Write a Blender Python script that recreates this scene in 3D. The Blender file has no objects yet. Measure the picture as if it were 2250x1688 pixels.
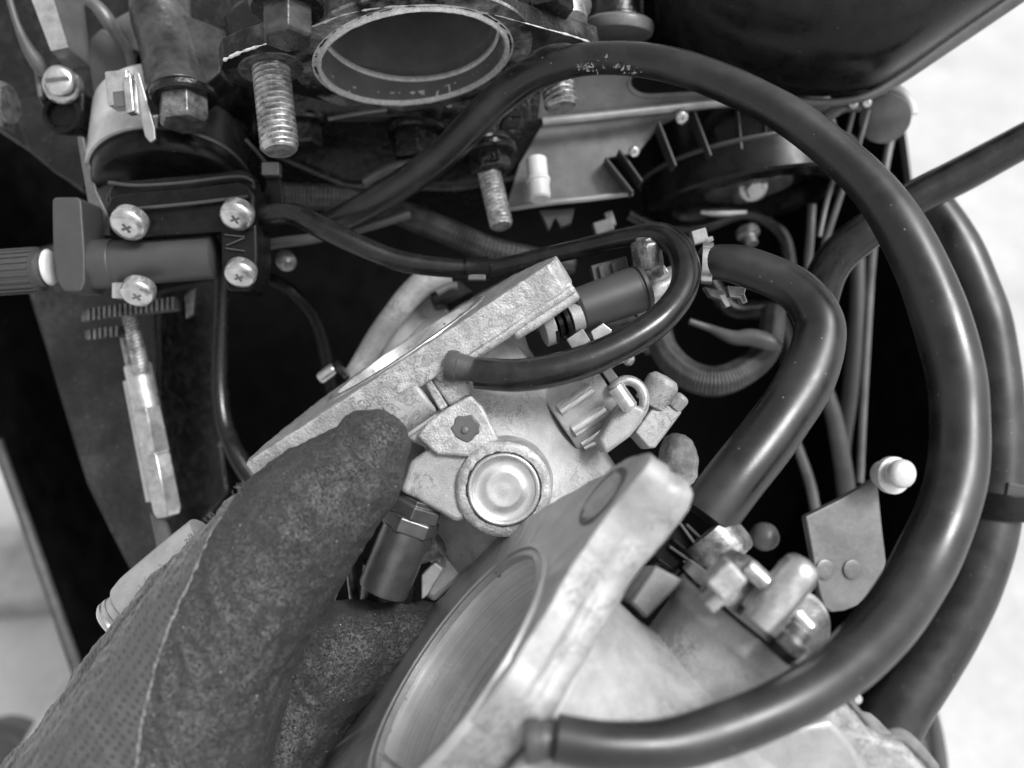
import bpy, bmesh, math, random
from mathutils import Vector, Matrix, noise
from mathutils.bvhtree import BVHTree
random.seed(7)
R = math.radians
sc = bpy.context.scene
COL = sc.collection
sc.unit_settings.system = 'METRIC'
sc.unit_settings.scale_length = 0.01          # one unit = one centimetre

# ------------------------------------------------------------------ camera
PITCH = R(50); FPX = 1948.0; CAMH = 62.0
C0 = Vector((0, 0, CAMH))
CR = Vector((1, 0, 0))
CU = Vector((0, math.sin(PITCH), math.cos(PITCH)))
CB = Vector((0, -math.cos(PITCH), math.sin(PITCH)))
cam_d = bpy.data.cameras.new('camera'); cam = bpy.data.objects.new('camera', cam_d); COL.objects.link(cam)
cam.matrix_world = Matrix.Translation(C0) @ Matrix((CR, CU, CB)).transposed().to_4x4()
cam_d.sensor_width = 36; cam_d.lens = 36 * FPX / 2250
cam_d.clip_start = 0.5; cam_d.clip_end = 20000
cam_d.dof.use_dof = True; cam_d.dof.focus_distance = 17.7; cam_d.dof.aperture_fstop = 0.11
sc.camera = cam
# ------------------------------------------------------------------ sky, sun, exposure
w = bpy.data.worlds.new('World'); sc.world = w; w.use_nodes = True
nt = w.node_tree; nt.nodes.clear()
sky = nt.nodes.new('ShaderNodeTexSky'); sky.sky_type = 'NISHITA'; sky.sun_disc = False
bw = nt.nodes.new('ShaderNodeRGBToBW'); bgn = nt.nodes.new('ShaderNodeBackground'); wo = nt.nodes.new('ShaderNodeOutputWorld')
nt.links.new(sky.outputs[0], bw.inputs[0]); nt.links.new(bw.outputs[0], bgn.inputs[0]); nt.links.new(bgn.outputs[0], wo.inputs[0])
bgn.inputs[1].default_value = 0.15
SUNDIR = (CR * 0.5 + CU * 0.47 + CB * 0.72).normalized()      # towards the sun
sky.sun_elevation = math.asin(SUNDIR.z); sky.sun_rotation = math.atan2(SUNDIR.x, SUNDIR.y)
sky.air_density = 1.6; sky.dust_density = 4
sd = bpy.data.lights.new('sun', 'SUN'); sun = bpy.data.objects.new('sun', sd); COL.objects.link(sun)
sd.energy = 2.1; sd.angle = R(16); sd.color = (1, 1, 1)
sun.rotation_euler = SUNDIR.to_track_quat('Z', 'Y').to_euler()
sc.view_settings.view_transform = 'Standard'; sc.view_settings.look = 'None'
sc.view_settings.exposure = 0.5; sc.view_settings.gamma = 1
sc.cycles.max_bounces = 8

# ------------------------------------------------------------------ frames
def W(px, py, d): return C0 + CR * ((px - 1125) / FPX * d) - CU * ((py - 844) / FPX * d) - CB * d
def V(x, y, z): return CR * x + CU * y + CB * z
def VN(x, y, z): return V(x, y, z).normalized()
def onp(px, py, O, n):
    r = V((px - 1125) / FPX, -(py - 844) / FPX, -1)
    return C0 + r * ((O - C0).dot(n) / r.dot(n))
def cm(rpx, d): return rpx * d / FPX

# ------------------------------------------------------------------ materials
def mat(name, c1, c2=None, sc1=3.0, rough=.5, rough2=None, metal=0., bump=.1, bsc=20., bdist=.02, specks=0., spc=.5, coat=0., stretch=None, axis=None, spec=.5, det=6., lo=.35, hi=.65, speckscale=9., fine=0., lines=0., lsc=2.5):
    m = bpy.data.materials.new(name); m.use_nodes = True; t = m.node_tree; N = t.nodes; L = t.links
    b = N['Principled BSDF']; c2 = c1 if c2 is None else c2; rough2 = rough if rough2 is None else rough2
    tc = N.new('ShaderNodeTexCoord'); src = tc.outputs['Object']
    if axis is not None:
        dt = N.new('ShaderNodeVectorMath'); dt.operation = 'DOT_PRODUCT'; dt.inputs[1].default_value = axis; L.new(src, dt.inputs[0])
        m5 = N.new('ShaderNodeMath'); m5.operation = 'MULTIPLY'; L.new(dt.outputs['Value'], m5.inputs[0]); m5.inputs[1].default_value = 26
        cx = N.new('ShaderNodeCombineXYZ'); L.new(m5.outputs[0], cx.inputs[0])
        sv = N.new('ShaderNodeVectorMath'); sv.operation = 'SCALE'; L.new(src, sv.inputs[0]); sv.inputs['Scale'].default_value = .35
        va = N.new('ShaderNodeVectorMath'); L.new(cx.outputs[0], va.inputs[0]); L.new(sv.outputs[0], va.inputs[1]); s2 = va.outputs[0]
    elif stretch:
        mp = N.new('ShaderNodeMapping'); mp.inputs['Scale'].default_value = stretch[0]; mp.inputs['Rotation'].default_value = stretch[1]
        L.new(src, mp.inputs[0]); s2 = mp.outputs[0]
    else: s2 = src
    n1 = N.new('ShaderNodeTexNoise'); n1.inputs['Scale'].default_value = sc1; n1.inputs['Detail'].default_value = det; n1.inputs['Roughness'].default_value = .62
    L.new(src, n1.inputs['Vector'])
    mr = N.new('ShaderNodeMapRange'); mr.inputs[1].default_value = lo; mr.inputs[2].default_value = hi; L.new(n1.outputs[0], mr.inputs[0])
    mx = N.new('ShaderNodeMix'); mx.data_type = 'RGBA'
    mx.inputs[6].default_value = (c1, c1, c1, 1); mx.inputs[7].default_value = (c2, c2, c2, 1); L.new(mr.outputs[0], mx.inputs[0])
    colr = mx.outputs[2]
    n2 = N.new('ShaderNodeTexNoise'); n2.inputs['Scale'].default_value = bsc; n2.inputs['Detail'].default_value = 4; L.new(s2, n2.inputs['Vector'])
    if fine > 0:
        mm = N.new('ShaderNodeMapRange'); mm.inputs[1].default_value = .3; mm.inputs[2].default_value = .7; mm.inputs[3].default_value = 1 - fine; mm.inputs[4].default_value = 1 + fine; L.new(n2.outputs[0], mm.inputs[0])
        mu = N.new('ShaderNodeMix'); mu.data_type = 'RGBA'; mu.blend_type = 'MULTIPLY'; mu.inputs[0].default_value = 1; mu.clamp_result = False
        cb = N.new('ShaderNodeCombineColor')
        for k in range(3): L.new(mm.outputs[0], cb.inputs[k])
        L.new(colr, mu.inputs[6]); L.new(cb.outputs[0], mu.inputs[7]); colr = mu.outputs[2]
    if specks > 0:
        vo = N.new('ShaderNodeTexVoronoi'); vo.inputs['Scale'].default_value = speckscale; L.new(src, vo.inputs['Vector'])
        n3 = N.new('ShaderNodeTexNoise'); n3.inputs['Scale'].default_value = 1.3; L.new(src, n3.inputs['Vector'])
        ad = N.new('ShaderNodeMath'); ad.operation = 'MULTIPLY'; L.new(n3.outputs[0], ad.inputs[0]); ad.inputs[1].default_value = specks * 2
        ls = N.new('ShaderNodeMath'); ls.operation = 'LESS_THAN'; L.new(vo.outputs['Distance'], ls.inputs[0]); L.new(ad.outputs[0], ls.inputs[1])
        wn = N.new('ShaderNodeMath'); wn.operation = 'GREATER_THAN'; sp = N.new('ShaderNodeSeparateColor'); L.new(vo.outputs['Color'], sp.inputs[0]); L.new(sp.outputs[0], wn.inputs[0]); wn.inputs[1].default_value = .6
        ml = N.new('ShaderNodeMath'); ml.operation = 'MULTIPLY'; L.new(ls.outputs[0], ml.inputs[0]); L.new(wn.outputs[0], ml.inputs[1])
        m3 = N.new('ShaderNodeMix'); m3.data_type = 'RGBA'; L.new(ml.outputs[0], m3.inputs[0]); L.new(colr, m3.inputs[6]); m3.inputs[7].default_value = (spc, spc, spc, 1); colr = m3.outputs[2]
    if lines > 0:                       # thin dark grime lines: where a noise crosses its middle value
        n7 = N.new('ShaderNodeTexNoise'); n7.inputs['Scale'].default_value = lsc; n7.inputs['Detail'].default_value = 6; n7.inputs['Roughness'].default_value = .68; n7.inputs['Distortion'].default_value = .6; L.new(src, n7.inputs['Vector'])
        s7 = N.new('ShaderNodeMath'); s7.operation = 'SUBTRACT'; L.new(n7.outputs[0], s7.inputs[0]); s7.inputs[1].default_value = .5
        a7 = N.new('ShaderNodeMath'); a7.operation = 'ABSOLUTE'; L.new(s7.outputs[0], a7.inputs[0])
        r7 = N.new('ShaderNodeMapRange'); L.new(a7.outputs[0], r7.inputs[0]); r7.inputs[1].default_value = .002; r7.inputs[2].default_value = .022; r7.inputs[3].default_value = lines; r7.inputs[4].default_value = 0
        n8 = N.new('ShaderNodeTexNoise'); n8.inputs['Scale'].default_value = .9; L.new(src, n8.inputs['Vector'])
        r8 = N.new('ShaderNodeMapRange'); L.new(n8.outputs[0], r8.inputs[0]); r8.inputs[1].default_value = .45; r8.inputs[2].default_value = .6
        m7 = N.new('ShaderNodeMath'); m7.operation = 'MULTIPLY'; L.new(r7.outputs[0], m7.inputs[0]); L.new(r8.outputs[0], m7.inputs[1])
        x7 = N.new('ShaderNodeMix'); x7.data_type = 'RGBA'; L.new(m7.outputs[0], x7.inputs[0]); L.new(colr, x7.inputs[6]); x7.inputs[7].default_value = (.09, .09, .09, 1); colr = x7.outputs[2]
    L.new(colr, b.inputs['Base Color'])
    r = N.new('ShaderNodeMapRange'); r.inputs[1].default_value = .3; r.inputs[2].default_value = .7; r.inputs[3].default_value = rough; r.inputs[4].default_value = rough2
    L.new(n1.outputs[0], r.inputs[0]); L.new(r.outputs[0], b.inputs['Roughness'])
    b.inputs['Metallic'].default_value = metal; b.inputs['Specular IOR Level'].default_value = spec; b.inputs['Coat Weight'].default_value = coat; b.inputs['Coat Roughness'].default_value = .15
    if bump > 0:
        bp = N.new('ShaderNodeBump'); bp.inputs['Strength'].default_value = bump; bp.inputs['Distance'].default_value = bdist
        a = N.new('ShaderNodeMath'); a.operation = 'MULTIPLY_ADD'; L.new(n1.outputs[0], a.inputs[0]); a.inputs[1].default_value = 1.5; L.new(n2.outputs[0], a.inputs[2])
        L.new(a.outputs[0], bp.inputs['Height']); L.new(bp.outputs[0], b.inputs['Normal'])
    return m
M = {}
M['cast'] = mat('cast_aluminium', .38, .28, 2.2, .55, .42, .2, .35, 34, .02, fine=.12, specks=.05, spc=.1, speckscale=6, lines=.8, lsc=2.2)
M['cast_rough'] = mat('corroded_aluminium', .29, .43, 3.0, .55, .42, .3, .5, 26, .03, det=9, lo=.42, hi=.58, fine=.16, specks=.05, spc=.1, speckscale=8, lines=.9, lsc=3)
M['face'] = mat('flange_face_aluminium', .42, .32, 1.6, .45, .32, .3, .25, 30, .02, fine=.08)
M['machined'] = mat('machined_aluminium', .85, .6, .8, .34, .2, .75, .3, 1.0, .006, axis=VN(-.765, .613, .2), fine=.25)
M['boremetal'] = mat('machined_bore', .8, .6, .7, .3, .2, .25, .35, 1.0, .006, axis=VN(-.77, .615, .13), fine=.18)
M['borewall'] = mat('grey_bore_wall', .2, .13, 1, .4, .5, .1, .1, 30, .01)
M['rolled'] = mat('rolled_edge_metal', .4, .28, 1.5, .28, .4, .6, .1, 20, .01)
M['spigot'] = mat('dull_steel_spigot', .085, .06, 3, .4, .55, .2, .15, 30, .01, fine=.15)
M['zincplate'] = mat('pale_zinc_coating', .66, .5, 2, .35, .3, .2, .2, 25, .015, fine=.08)
M['plug'] = mat('polished_plug', .72, .6, 3, .3, .25, .75, .15, 30, .01)
M['zinc'] = mat('zinc_plated_steel', .62, .42, 4, .35, .25, .75, .2, 25, .015, fine=.08)
M['bright'] = mat('bright_steel', .68, .42, 4, .25, .2, .8, .1, 25, .01)
M['white'] = mat('white_plastic', .62, .56, 3, .4, .4, 0, .05, 20)
M['thread'] = mat('thread_steel', .6, .22, 5, .38, .28, .8, .5, 40, .02, fine=.35, lines=.8, lsc=4)
M['dsteel'] = mat('grimy_steel', .3, .1, 5, .45, .35, .7, .3, 30, .02, fine=.2)
M['brass'] = mat('dull_brass', .2, .15, 3, .38, .3, .75, .12, 40, .01, stretch=((3, 3, 14), (R(20), 0, 0)))
M['rubber'] = mat('black_rubber', .007, .016, 2.2, .15, .32, 0, spec=.45, bump= .12, bsc=55, bdist=.006, specks=.045, spc=.35, speckscale=7)
M['rubber_dusty'] = mat('dusty_rubber', .010, .034, .8, .2, .46, 0, spec=.6, bump= .18, bsc=45, bdist=.008, specks=.06, spc=.3, speckscale=6, lo=.45, hi=.75)
M['plastic'] = mat('black_plastic', .005, .010, 2, .2, .36, 0, spec=.22, bump= .12, bsc=45, bdist=.006, specks=.05, spc=.25, speckscale=6)
M['plastic_grey'] = mat('dark_grey_plastic', .055, .045, 2, .42, .5, 0, .1, 50, .006)
M['paint'] = mat('black_engine_paint', .004, .014, 2.5, .08, .35, 0, spec=.5, bump= .6, bsc=6, bdist=.05, specks=.06, spc=.3, coat=.12, lo=.45, hi=.7)
M['paint_worn'] = mat('worn_engine_paint', .01, .1, 1.1, .25, .5, .3, .5, 14, .03, det=9, lo=.5, hi=.75, fine=.35)
M['column'] = mat('glossy_grey_black_paint', .012, .07, 1.1, .14, .35, .2, .4, 6, .04, fine=.2, specks=.05, spc=.01, speckscale=4)
M['greypaint'] = mat('grey_enamel', .11, .07, 1.5, .4, .5, .1, .15, 20, .02, fine=.1)
M['bracket'] = mat('dull_bracket_metal', .17, .1, 1.2, .33, .45, .35, .12, 18, .02, fine=.1)
M['rimmetal'] = mat('bright_rough_rim', .85, .6, 6, .3, .5, .25, .7, 25, .03, fine=.2)
M['halo'] = mat('rubbed_bare_metal', .03, .5, 1.1, .35, .5, .75, .6, 14, .03, det=9, lo=.42, hi=.62, fine=.3)
M['mottled'] = mat('mottled_grey_metal', .01, .045, 1.0, .4, .6, .1, .5, 7, .06, det=9, lo=.4, hi=.75, specks=.1, spc=.14, speckscale=5, fine=.3)
M['cowl'] = mat('black_cowling', .0025, .006, 1.2, .5, .7, 0, spec=.06, bump= .2, bsc=10, bdist=.03, specks=.05, spc=.07, speckscale=2.5)
M['cowlrim'] = mat('cowling_rim', .09, .05, 2, .4, .5, 0, .1, 20)
M['seal'] = mat('grey_gasket', .1, .22, 3, .6, .7, 0, .5, 20, .03)
M['braid'] = mat('braided_rubber', .02, .05, 4, .5, .6, 0, .4, 30, .02)
M['hole'] = mat('dark_slot', .05, .1, 7, .6, .7, 0, .4, 20, .02)  # dark tone of the bar laid on as a screw slot
M['ground'] = mat('pale_concrete', .5, .4, .09, .8, .9, 0, .3, 1.2, .2, fine=.06, specks=.03, spc=.5, speckscale=.18)
M['ceramic'] = mat('pale_tube', .55, .45, 1, .35, .4, 0, .05, 10)
M['stone'] = mat('grey_stone', .2, .36, .35, .8, .8, 0, .4, 2, .1)
M['thread_light'] = mat('pale_stitch_thread', .2, .14, 8, .8, .8, 0, .5, 40, .02)
M['fibre'] = mat('glove_fibre', .13, .1, 2, .8, .8, 0, 0)

def glove_mat(name, knit):
    m = bpy.data.materials.new(name); m.use_nodes = True; t = m.node_tree; N = t.nodes; L = t.links; b = N['Principled BSDF']
    tc = N.new('ShaderNodeTexCoord'); o = tc.outputs['Object']
    def mix(f, a, c):
        x = N.new('ShaderNodeMix'); x.data_type = 'RGBA'; L.new(f, x.inputs[0])
        for s, v in ((6, a), (7, c)):
            if isinstance(v, (int, float)): x.inputs[s].default_value = (v, v, v, 1)
            else: L.new(v, x.inputs[s])
        return x.outputs[2]
    def rng(s, a, c, lo=0, hi=1):
        x = N.new('ShaderNodeMapRange'); L.new(s, x.inputs[0]); x.inputs[1].default_value = a; x.inputs[2].default_value = c; x.inputs[3].default_value = lo; x.inputs[4].default_value = hi; return x.outputs[0]
    n1 = N.new('ShaderNodeTexNoise'); n1.inputs['Scale'].default_value = 1.6; n1.inputs['Detail'].default_value = 5; L.new(o, n1.inputs['Vector'])
    bp = N.new('ShaderNodeBump')
    if not knit:
        n2 = N.new('ShaderNodeTexNoise'); n2.inputs['Scale'].default_value = 10; n2.inputs['Detail'].default_value = 5; n2.inputs['Roughness'].default_value = .6; n2.inputs['Distortion'].default_value = 1.6; L.new(o, n2.inputs['Vector'])
        # worm-like crinkles: distance of the noise from its middle value
        ab = N.new('ShaderNodeMath'); ab.operation = 'SUBTRACT'; L.new(n2.outputs[0], ab.inputs[0]); ab.inputs[1].default_value = .5
        ac = N.new('ShaderNodeMath'); ac.operation = 'ABSOLUTE'; L.new(ab.outputs[0], ac.inputs[0])
        worm = rng(ac.outputs[0], 0, .03, 0, 1)
        pits = N.new('ShaderNodeTexVoronoi'); pits.inputs['Scale'].default_value = 16; L.new(o, pits.inputs['Vector'])
        pit = rng(pits.outputs['Distance'], .12, .24, 0, 1)
        c = mix(rng(n1.outputs[0], .35, .7), .042, .055)
        patch = rng(n1.outputs[0], .3, .8, .35, .8)
        inv = N.new('ShaderNodeMath'); inv.operation = 'MULTIPLY_ADD'; L.new(worm, inv.inputs[0]); inv.inputs[1].default_value = -1; inv.inputs[2].default_value = 1
        pm = N.new('ShaderNodeMath'); pm.operation = 'MULTIPLY'; L.new(inv.outputs[0], pm.inputs[0]); L.new(patch, pm.inputs[1])
        c = mix(pm.outputs[0], c, .062)
        c = mix(pit, .02, c)
        vs = N.new('ShaderNodeTexVoronoi'); vs.inputs['Scale'].default_value = 5; L.new(o, vs.inputs['Vector'])
        lt = N.new('ShaderNodeMath'); lt.operation = 'LESS_THAN'; L.new(vs.outputs['Distance'], lt.inputs[0]); lt.inputs[1].default_value = .05
        c = mix(lt.outputs[0], c, .55)
        h = N.new('ShaderNodeMath'); h.operation = 'MULTIPLY_ADD'; L.new(worm, h.inputs[0]); h.inputs[1].default_value = .6; L.new(pit, h.inputs[2])
        L.new(h.outputs[0], bp.inputs['Height']); bp.inputs['Strength'].default_value = 1; bp.inputs['Distance'].default_value = .04
        b.inputs['Roughness'].default_value = .62
    else:
        cx = N.new('ShaderNodeCombineXYZ')      # stitches run in rows along the hand
        for k, (dv, st) in enumerate(((CR * .87 - CU * .5, .17), (CR * .5 + CU * .87, .095))):
            dt = N.new('ShaderNodeVectorMath'); dt.operation = 'DOT_PRODUCT'; L.new(o, dt.inputs[0]); dt.inputs[1].default_value = dv / st; L.new(dt.outputs['Value'], cx.inputs[k])
        vo = N.new('ShaderNodeTexVoronoi'); vo.voronoi_dimensions = '2D'; vo.inputs['Scale'].default_value = 1; vo.inputs['Randomness'].default_value = .3; L.new(cx.outputs[0], vo.inputs['Vector'])
        d = rng(vo.outputs['Distance'], .14, .38)
        c = mix(rng(n1.outputs[0], .35, .7), .056, .07)
        c = mix(d, .03, c)
        L.new(d, bp.inputs['Height']); bp.inputs['Strength'].default_value = .6; bp.inputs['Distance'].default_value = .03
        b.inputs['Roughness'].default_value = .85; b.inputs['Sheen Weight'].default_value = .2
    L.new(c, b.inputs['Base Color']); L.new(bp.outputs[0], b.inputs['Normal'])
    return m
M['glove'] = glove_mat('nitrile_glove_coating', False); M['knit'] = glove_mat('knit_glove_back', True)

# ------------------------------------------------------------------ objects and meshes
def thing(name, label, cat, loc, group=None):
    o = bpy.data.objects.new(name, None); COL.objects.link(o); o.location = loc; o.empty_display_size = .5
    o['label'] = label; o['category'] = cat
    if group: o['group'] = group
    return o
def tag(o, label, cat, group=None):
    o['label'] = label; o['category'] = cat
    if group: o['group'] = group
    return o
def rootloc(o):
    v = Vector((0, 0, 0))
    while o: v += o.location; o = o.parent
    return v
class MB:
    def __init__(s): s.v = []; s.f = []
    def add(s, vs, fs):
        k = len(s.v); s.v += [Vector(p) for p in vs]; s.f += [tuple(i + k for i in f) for f in fs]; return s
    def build(s, name, m, parent=None, loc=None, bevel=0, seg=2, rough=0, rscale=1., sub=0, smooth=35, kind=None):
        base = rootloc(parent) if parent else (loc if loc is not None else sum(s.v, Vector()) / len(s.v))
        me = bpy.data.meshes.new(name); me.from_pydata([tuple(p - base) for p in s.v], [], s.f)
        bm = bmesh.new(); bm.from_mesh(me); bmesh.ops.recalc_face_normals(bm, faces=bm.faces); bm.to_mesh(me); bm.free()
        me.materials.append(M[m] if isinstance(m, str) else m)
        me.shade_smooth(); me.set_sharp_from_angle(angle=R(smooth))
        o = bpy.data.objects.new(name, me); COL.objects.link(o)
        if parent: o.parent = parent
        else: o.location = base
        if bevel:
            b = o.modifiers.new('bevel', 'BEVEL'); b.width = bevel; b.segments = seg; b.limit_method = 'ANGLE'; b.angle_limit = R(28); b.harden_normals = True
        if sub:
            u = o.modifiers.new('sub', 'SUBSURF'); u.subdivision_type = 'SIMPLE'; u.levels = u.render_levels = sub
        if rough:
            tx = bpy.data.textures.new('cast_noise', 'CLOUDS'); tx.noise_scale = rscale; tx.noise_depth = 3
            dm = o.modifiers.new('cast', 'DISPLACE'); dm.texture = tx; dm.strength = rough; dm.texture_coords = 'LOCAL'; dm.mid_level = .5
        if kind: o['kind'] = kind
        return o
def frame(ax):
    a = Vector(ax).normalized(); h = Vector((0, 0, 1)) if abs(a.z) < .9 else Vector((1, 0, 0))
    u = a.cross(h).normalized(); return u, a.cross(u).normalized(), a
def lathe(mb, p, ax, prof, seg=32, fr=None, squash=1., phase=0., cap0=True):
    u, v, a = fr or frame(ax); n = len(prof); vs = []; fs = []
    for t, r in prof:
        for k in range(seg):
            an = 2 * math.pi * k / seg + phase; vs.append(p + a * t + (u * math.cos(an) + v * math.sin(an) * squash) * max(r, 1e-4))
    for i in range(n - 1):
        for k in range(seg):
            k2 = (k + 1) % seg; fs.append((i * seg + k, i * seg + k2, (i + 1) * seg + k2, (i + 1) * seg + k))
    if cap0 and prof[0][1] > 1e-3: fs.append(tuple(range(seg))[::-1])
    if prof[-1][1] > 1e-3: fs.append(tuple((n - 1) * seg + k for k in range(seg)))
    return mb.add(vs, fs)
def ring(mb, p, ax, prof, seg=48, fr=None):          # closed profile swept round an axis
    u, v, a = fr or frame(ax); n = len(prof); vs = []; fs = []
    for t, r in prof:
        for k in range(seg):
            an = 2 * math.pi * k / seg; vs.append(p + a * t + (u * math.cos(an) + v * math.sin(an)) * r)
    for i in range(n):
        i2 = (i + 1) % n
        for k in range(seg):
            k2 = (k + 1) % seg; fs.append((i * seg + k, i * seg + k2, i2 * seg + k2, i2 * seg + k))
    return mb.add(vs, fs)
def cr(P, sub):
    out = []
    n = len(P)
    for i in range(n - 1):
        a, b, c, d = P[max(i - 1, 0)], P[i], P[i + 1], P[min(i + 2, n - 1)]
        for s in range(sub):
            t = s / sub
            out.append(tuple(.5 * ((2 * b[k]) + (-a[k] + c[k]) * t + (2 * a[k] - 5 * b[k] + 4 * c[k] - d[k]) * t * t + (-a[k] + 3 * b[k] - 3 * c[k] + d[k]) * t ** 3) for k in range(len(b))))
    out.append(tuple(P[-1])); return out
def tube(mb, pts, seg=20, sub=8, fn=None, hollow=False):
    """pts: (px, py, d, r_px) swept as a round tube; the radius is turned into centimetres at its depth"""
    P = [(*W(x, y, d), cm(r, d)) for x, y, d, r in pts]
    return sweep(mb, P, seg, sub, fn, hollow)
def sweep(mb, P, seg=20, sub=8, fn=None, hollow=False, wob=0.):
    Q = cr(P, sub) if sub > 1 else P
    if wob: Q = [(q[0], q[1], q[2], q[3] * (1 + wob * noise.noise(Vector(q[:3]) * .9))) for q in Q]
    pos = [Vector(q[:3]) for q in Q]; rad = [q[3] for q in Q]; n = len(Q)
    vs = []; fs = []; u = None
    for i in range(n):
        t = (pos[min(i + 1, n - 1)] - pos[max(i - 1, 0)]).normalized()
        if u is None: u = t.orthogonal().normalized()
        u = (u - t * u.dot(t)).normalized(); v = t.cross(u)
        for k in range(seg):
            an = 2 * math.pi * k / seg; r = rad[i] * (fn(i, an) if fn else 1)
            vs.append(pos[i] + (u * math.cos(an) + v * math.sin(an)) * r)
    for i in range(n - 1):
        for k in range(seg):
            k2 = (k + 1) % seg; fs.append((i * seg + k, i * seg + k2, (i + 1) * seg + k2, (i + 1) * seg + k))
    fs.append(tuple(range(seg))[::-1]); fs.append(tuple((n - 1) * seg + k for k in range(seg)))
    return mb.add(vs, fs)
def obox(mb, c, ax, ay, az, sx, sy, sz):
    ax, ay, az = ax.normalized() * sx / 2, ay.normalized() * sy / 2, az.normalized() * sz / 2
    vs = [c + ax * i + ay * j + az * k for i in (-1, 1) for j in (-1, 1) for k in (-1, 1)]
    return mb.add(vs, [(0, 1, 3, 2), (4, 6, 7, 5), (0, 4, 5, 1), (2, 3, 7, 6), (0, 2, 6, 4), (1, 5, 7, 3)])
def prism(mb, pts, vec):
    n = len(pts); vs = list(pts) + [p + vec for p in pts]
    fs = [tuple(range(n)), tuple(range(2 * n - 1, n - 1, -1))] + [(i, (i + 1) % n, (i + 1) % n + n, i + n) for i in range(n)]
    return mb.add(vs, fs)
def plate(px, d, n=(0, 0, 1), th=.3, mb=None):
    """outline seen at the pixels px, lying on a plane at depth d with normal n (camera axes), given thickness th behind it"""
    nn = VN(*n); cx = sum(p[0] for p in px) / len(px); cy = sum(p[1] for p in px) / len(px); O = W(cx, cy, d)
    return prism(mb or MB(), [onp(x, y, O, nn) for x, y in px], -nn * th)
def flange(mb, out, c, n, rh, th, u=None, prof=None, round_=0):
    """plate with a round hole: outline points out (world) round centre c, hole radius rh"""
    n = n.normalized(); u = (u - n * u.dot(n)).normalized(); v = n.cross(u)
    ang = lambda p: math.atan2((p - c).dot(v), (p - c).dot(u))
    for _ in range(round_):
        out = [q for i in range(len(out)) for q in (out[i].lerp(out[(i + 1) % len(out)], .25), out[i].lerp(out[(i + 1) % len(out)], .75))]
    o = []
    m = len(out)
    for i in range(m):
        a, b = out[i], out[(i + 1) % m]; k = max(1, int((b - a).length / .09))
        for s in range(k): o.append(a + (b - a) * s / k)
    o.sort(key=ang); m = len(o)
    h = [c + (u * math.cos(ang(p)) + v * math.sin(ang(p))) * rh for p in o]
    if prof:                            # (depth, inset) steps round the edge
        L_ = [[p - n * a + (c - p).normalized() * b for p in o] for a, b in prof]
        vs = [q for l in L_ for q in l] + h + [p - n * th for p in h]; fs = []; k = len(L_)
        for i in range(m):
            j = (i + 1) % m
            fs += [(a * m + i, a * m + m + i, a * m + m + j, a * m + j) for a in range(k - 1)]
            fs += [(i, j, j + k * m, i + k * m), ((k - 1) * m + i, i + (k + 1) * m, j + (k + 1) * m, (k - 1) * m + j), (i + k * m, j + k * m, j + (k + 1) * m, i + (k + 1) * m)]
        return mb.add(vs, fs)
    vs = o + h + [p - n * th for p in o] + [p - n * th for p in h]; fs = []
    for i in range(m):
        j = (i + 1) % m
        fs += [(i, j, j + m, i + m), (i + 2 * m, i + 3 * m, j + 3 * m, j + 2 * m), (i, i + 2 * m, j + 2 * m, j), (i + m, j + m, j + 3 * m, i + 3 * m)]
    return mb.add(vs, fs)
def stud(parent, name, p, ax, r, L, m='thread', pitch=.125, chamfer=True, label=None):
    mb = MB(); u, v, a = frame(ax); seg = 28; st = max(4, int(L / pitch * 7)); vs = []; fs = []
    for i in range(st + 1):
        z = L * i / st
        for k in range(seg):
            an = 2 * math.pi * k / seg; ph = (z / pitch - k / seg) % 1
            tri = 1 - abs(2 * ph - 1); rr = r * (1 - .17 * (1 - min(1, tri * 1.5)))
            rr = min(rr, r * .8 + (L - z) * .9) if chamfer else rr
            vs.append(p + a * z + (u * math.cos(an) + v * math.sin(an)) * rr)
    for i in range(st):
        for k in range(seg):
            k2 = (k + 1) % seg; fs.append((i * seg + k, i * seg + k2, (i + 1) * seg + k2, (i + 1) * seg + k))
    fs.append(tuple(range(seg))[::-1]); fs.append(tuple(st * seg + k for k in range(seg))); mb.add(vs, fs)
    o = mb.build(name, m, parent, smooth=40)
    if label: o['label'] = label
    return o
def hexbolt(parent, p, ax, r, h, m, washer=None, name='bolt', phase=0., wm=None, recess=False):
    """p: seat; ax points out of the seat"""
    mb = MB()
    if recess: lathe(mb, p, ax, [(0, r), (h - .06, r), (h, r * .9), (h, r * .62), (h - .08, r * .55), (h - .08, 0)], 6, phase=phase)
    else: lathe(mb, p, ax, [(0, r), (h - .07, r), (h, r * .86), (h, 0)], 6, phase=phase)
    o = mb.build(name, m, parent, bevel=r * .06, smooth=25)
    if washer:
        b2 = MB(); lathe(b2, p - ax * .12, ax, [(0, washer), (.1, washer), (.16, washer * .93), (.17, r * .8)], 40)
        b2.build('washer', wm or m, o, smooth=30)
    return o
def panscrew(parent, p, ax, r, m='bright', slot=False):
    mb = MB(); lathe(mb, p, ax, [(-r * .2, r * .96), (r * .3, r), (r * .5, r * .95), (r * .62, r * .8), (r * .66, r * .5), (r * .67, 0)], 32)
    o = mb.build('screw', m, parent, smooth=50)
    u, v, a = frame(ax); c = MB()
    if slot: obox(c, p + a * r * .67, u, v, a, r * 1.5, r * .26, r * .1)
    else:
        obox(c, p + a * r * .66, u + v * .4, v - u * .4, a, r * .6, r * .14, r * .06); obox(c, p + a * r * .662, v - u * .4, u + v * .4, a, r * .6, r * .14, r * .06)
    c.build('slot' if slot else 'cross_recess', 'hole' if slot else 'bracket', o)
    return o
#@@SCENE

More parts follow.
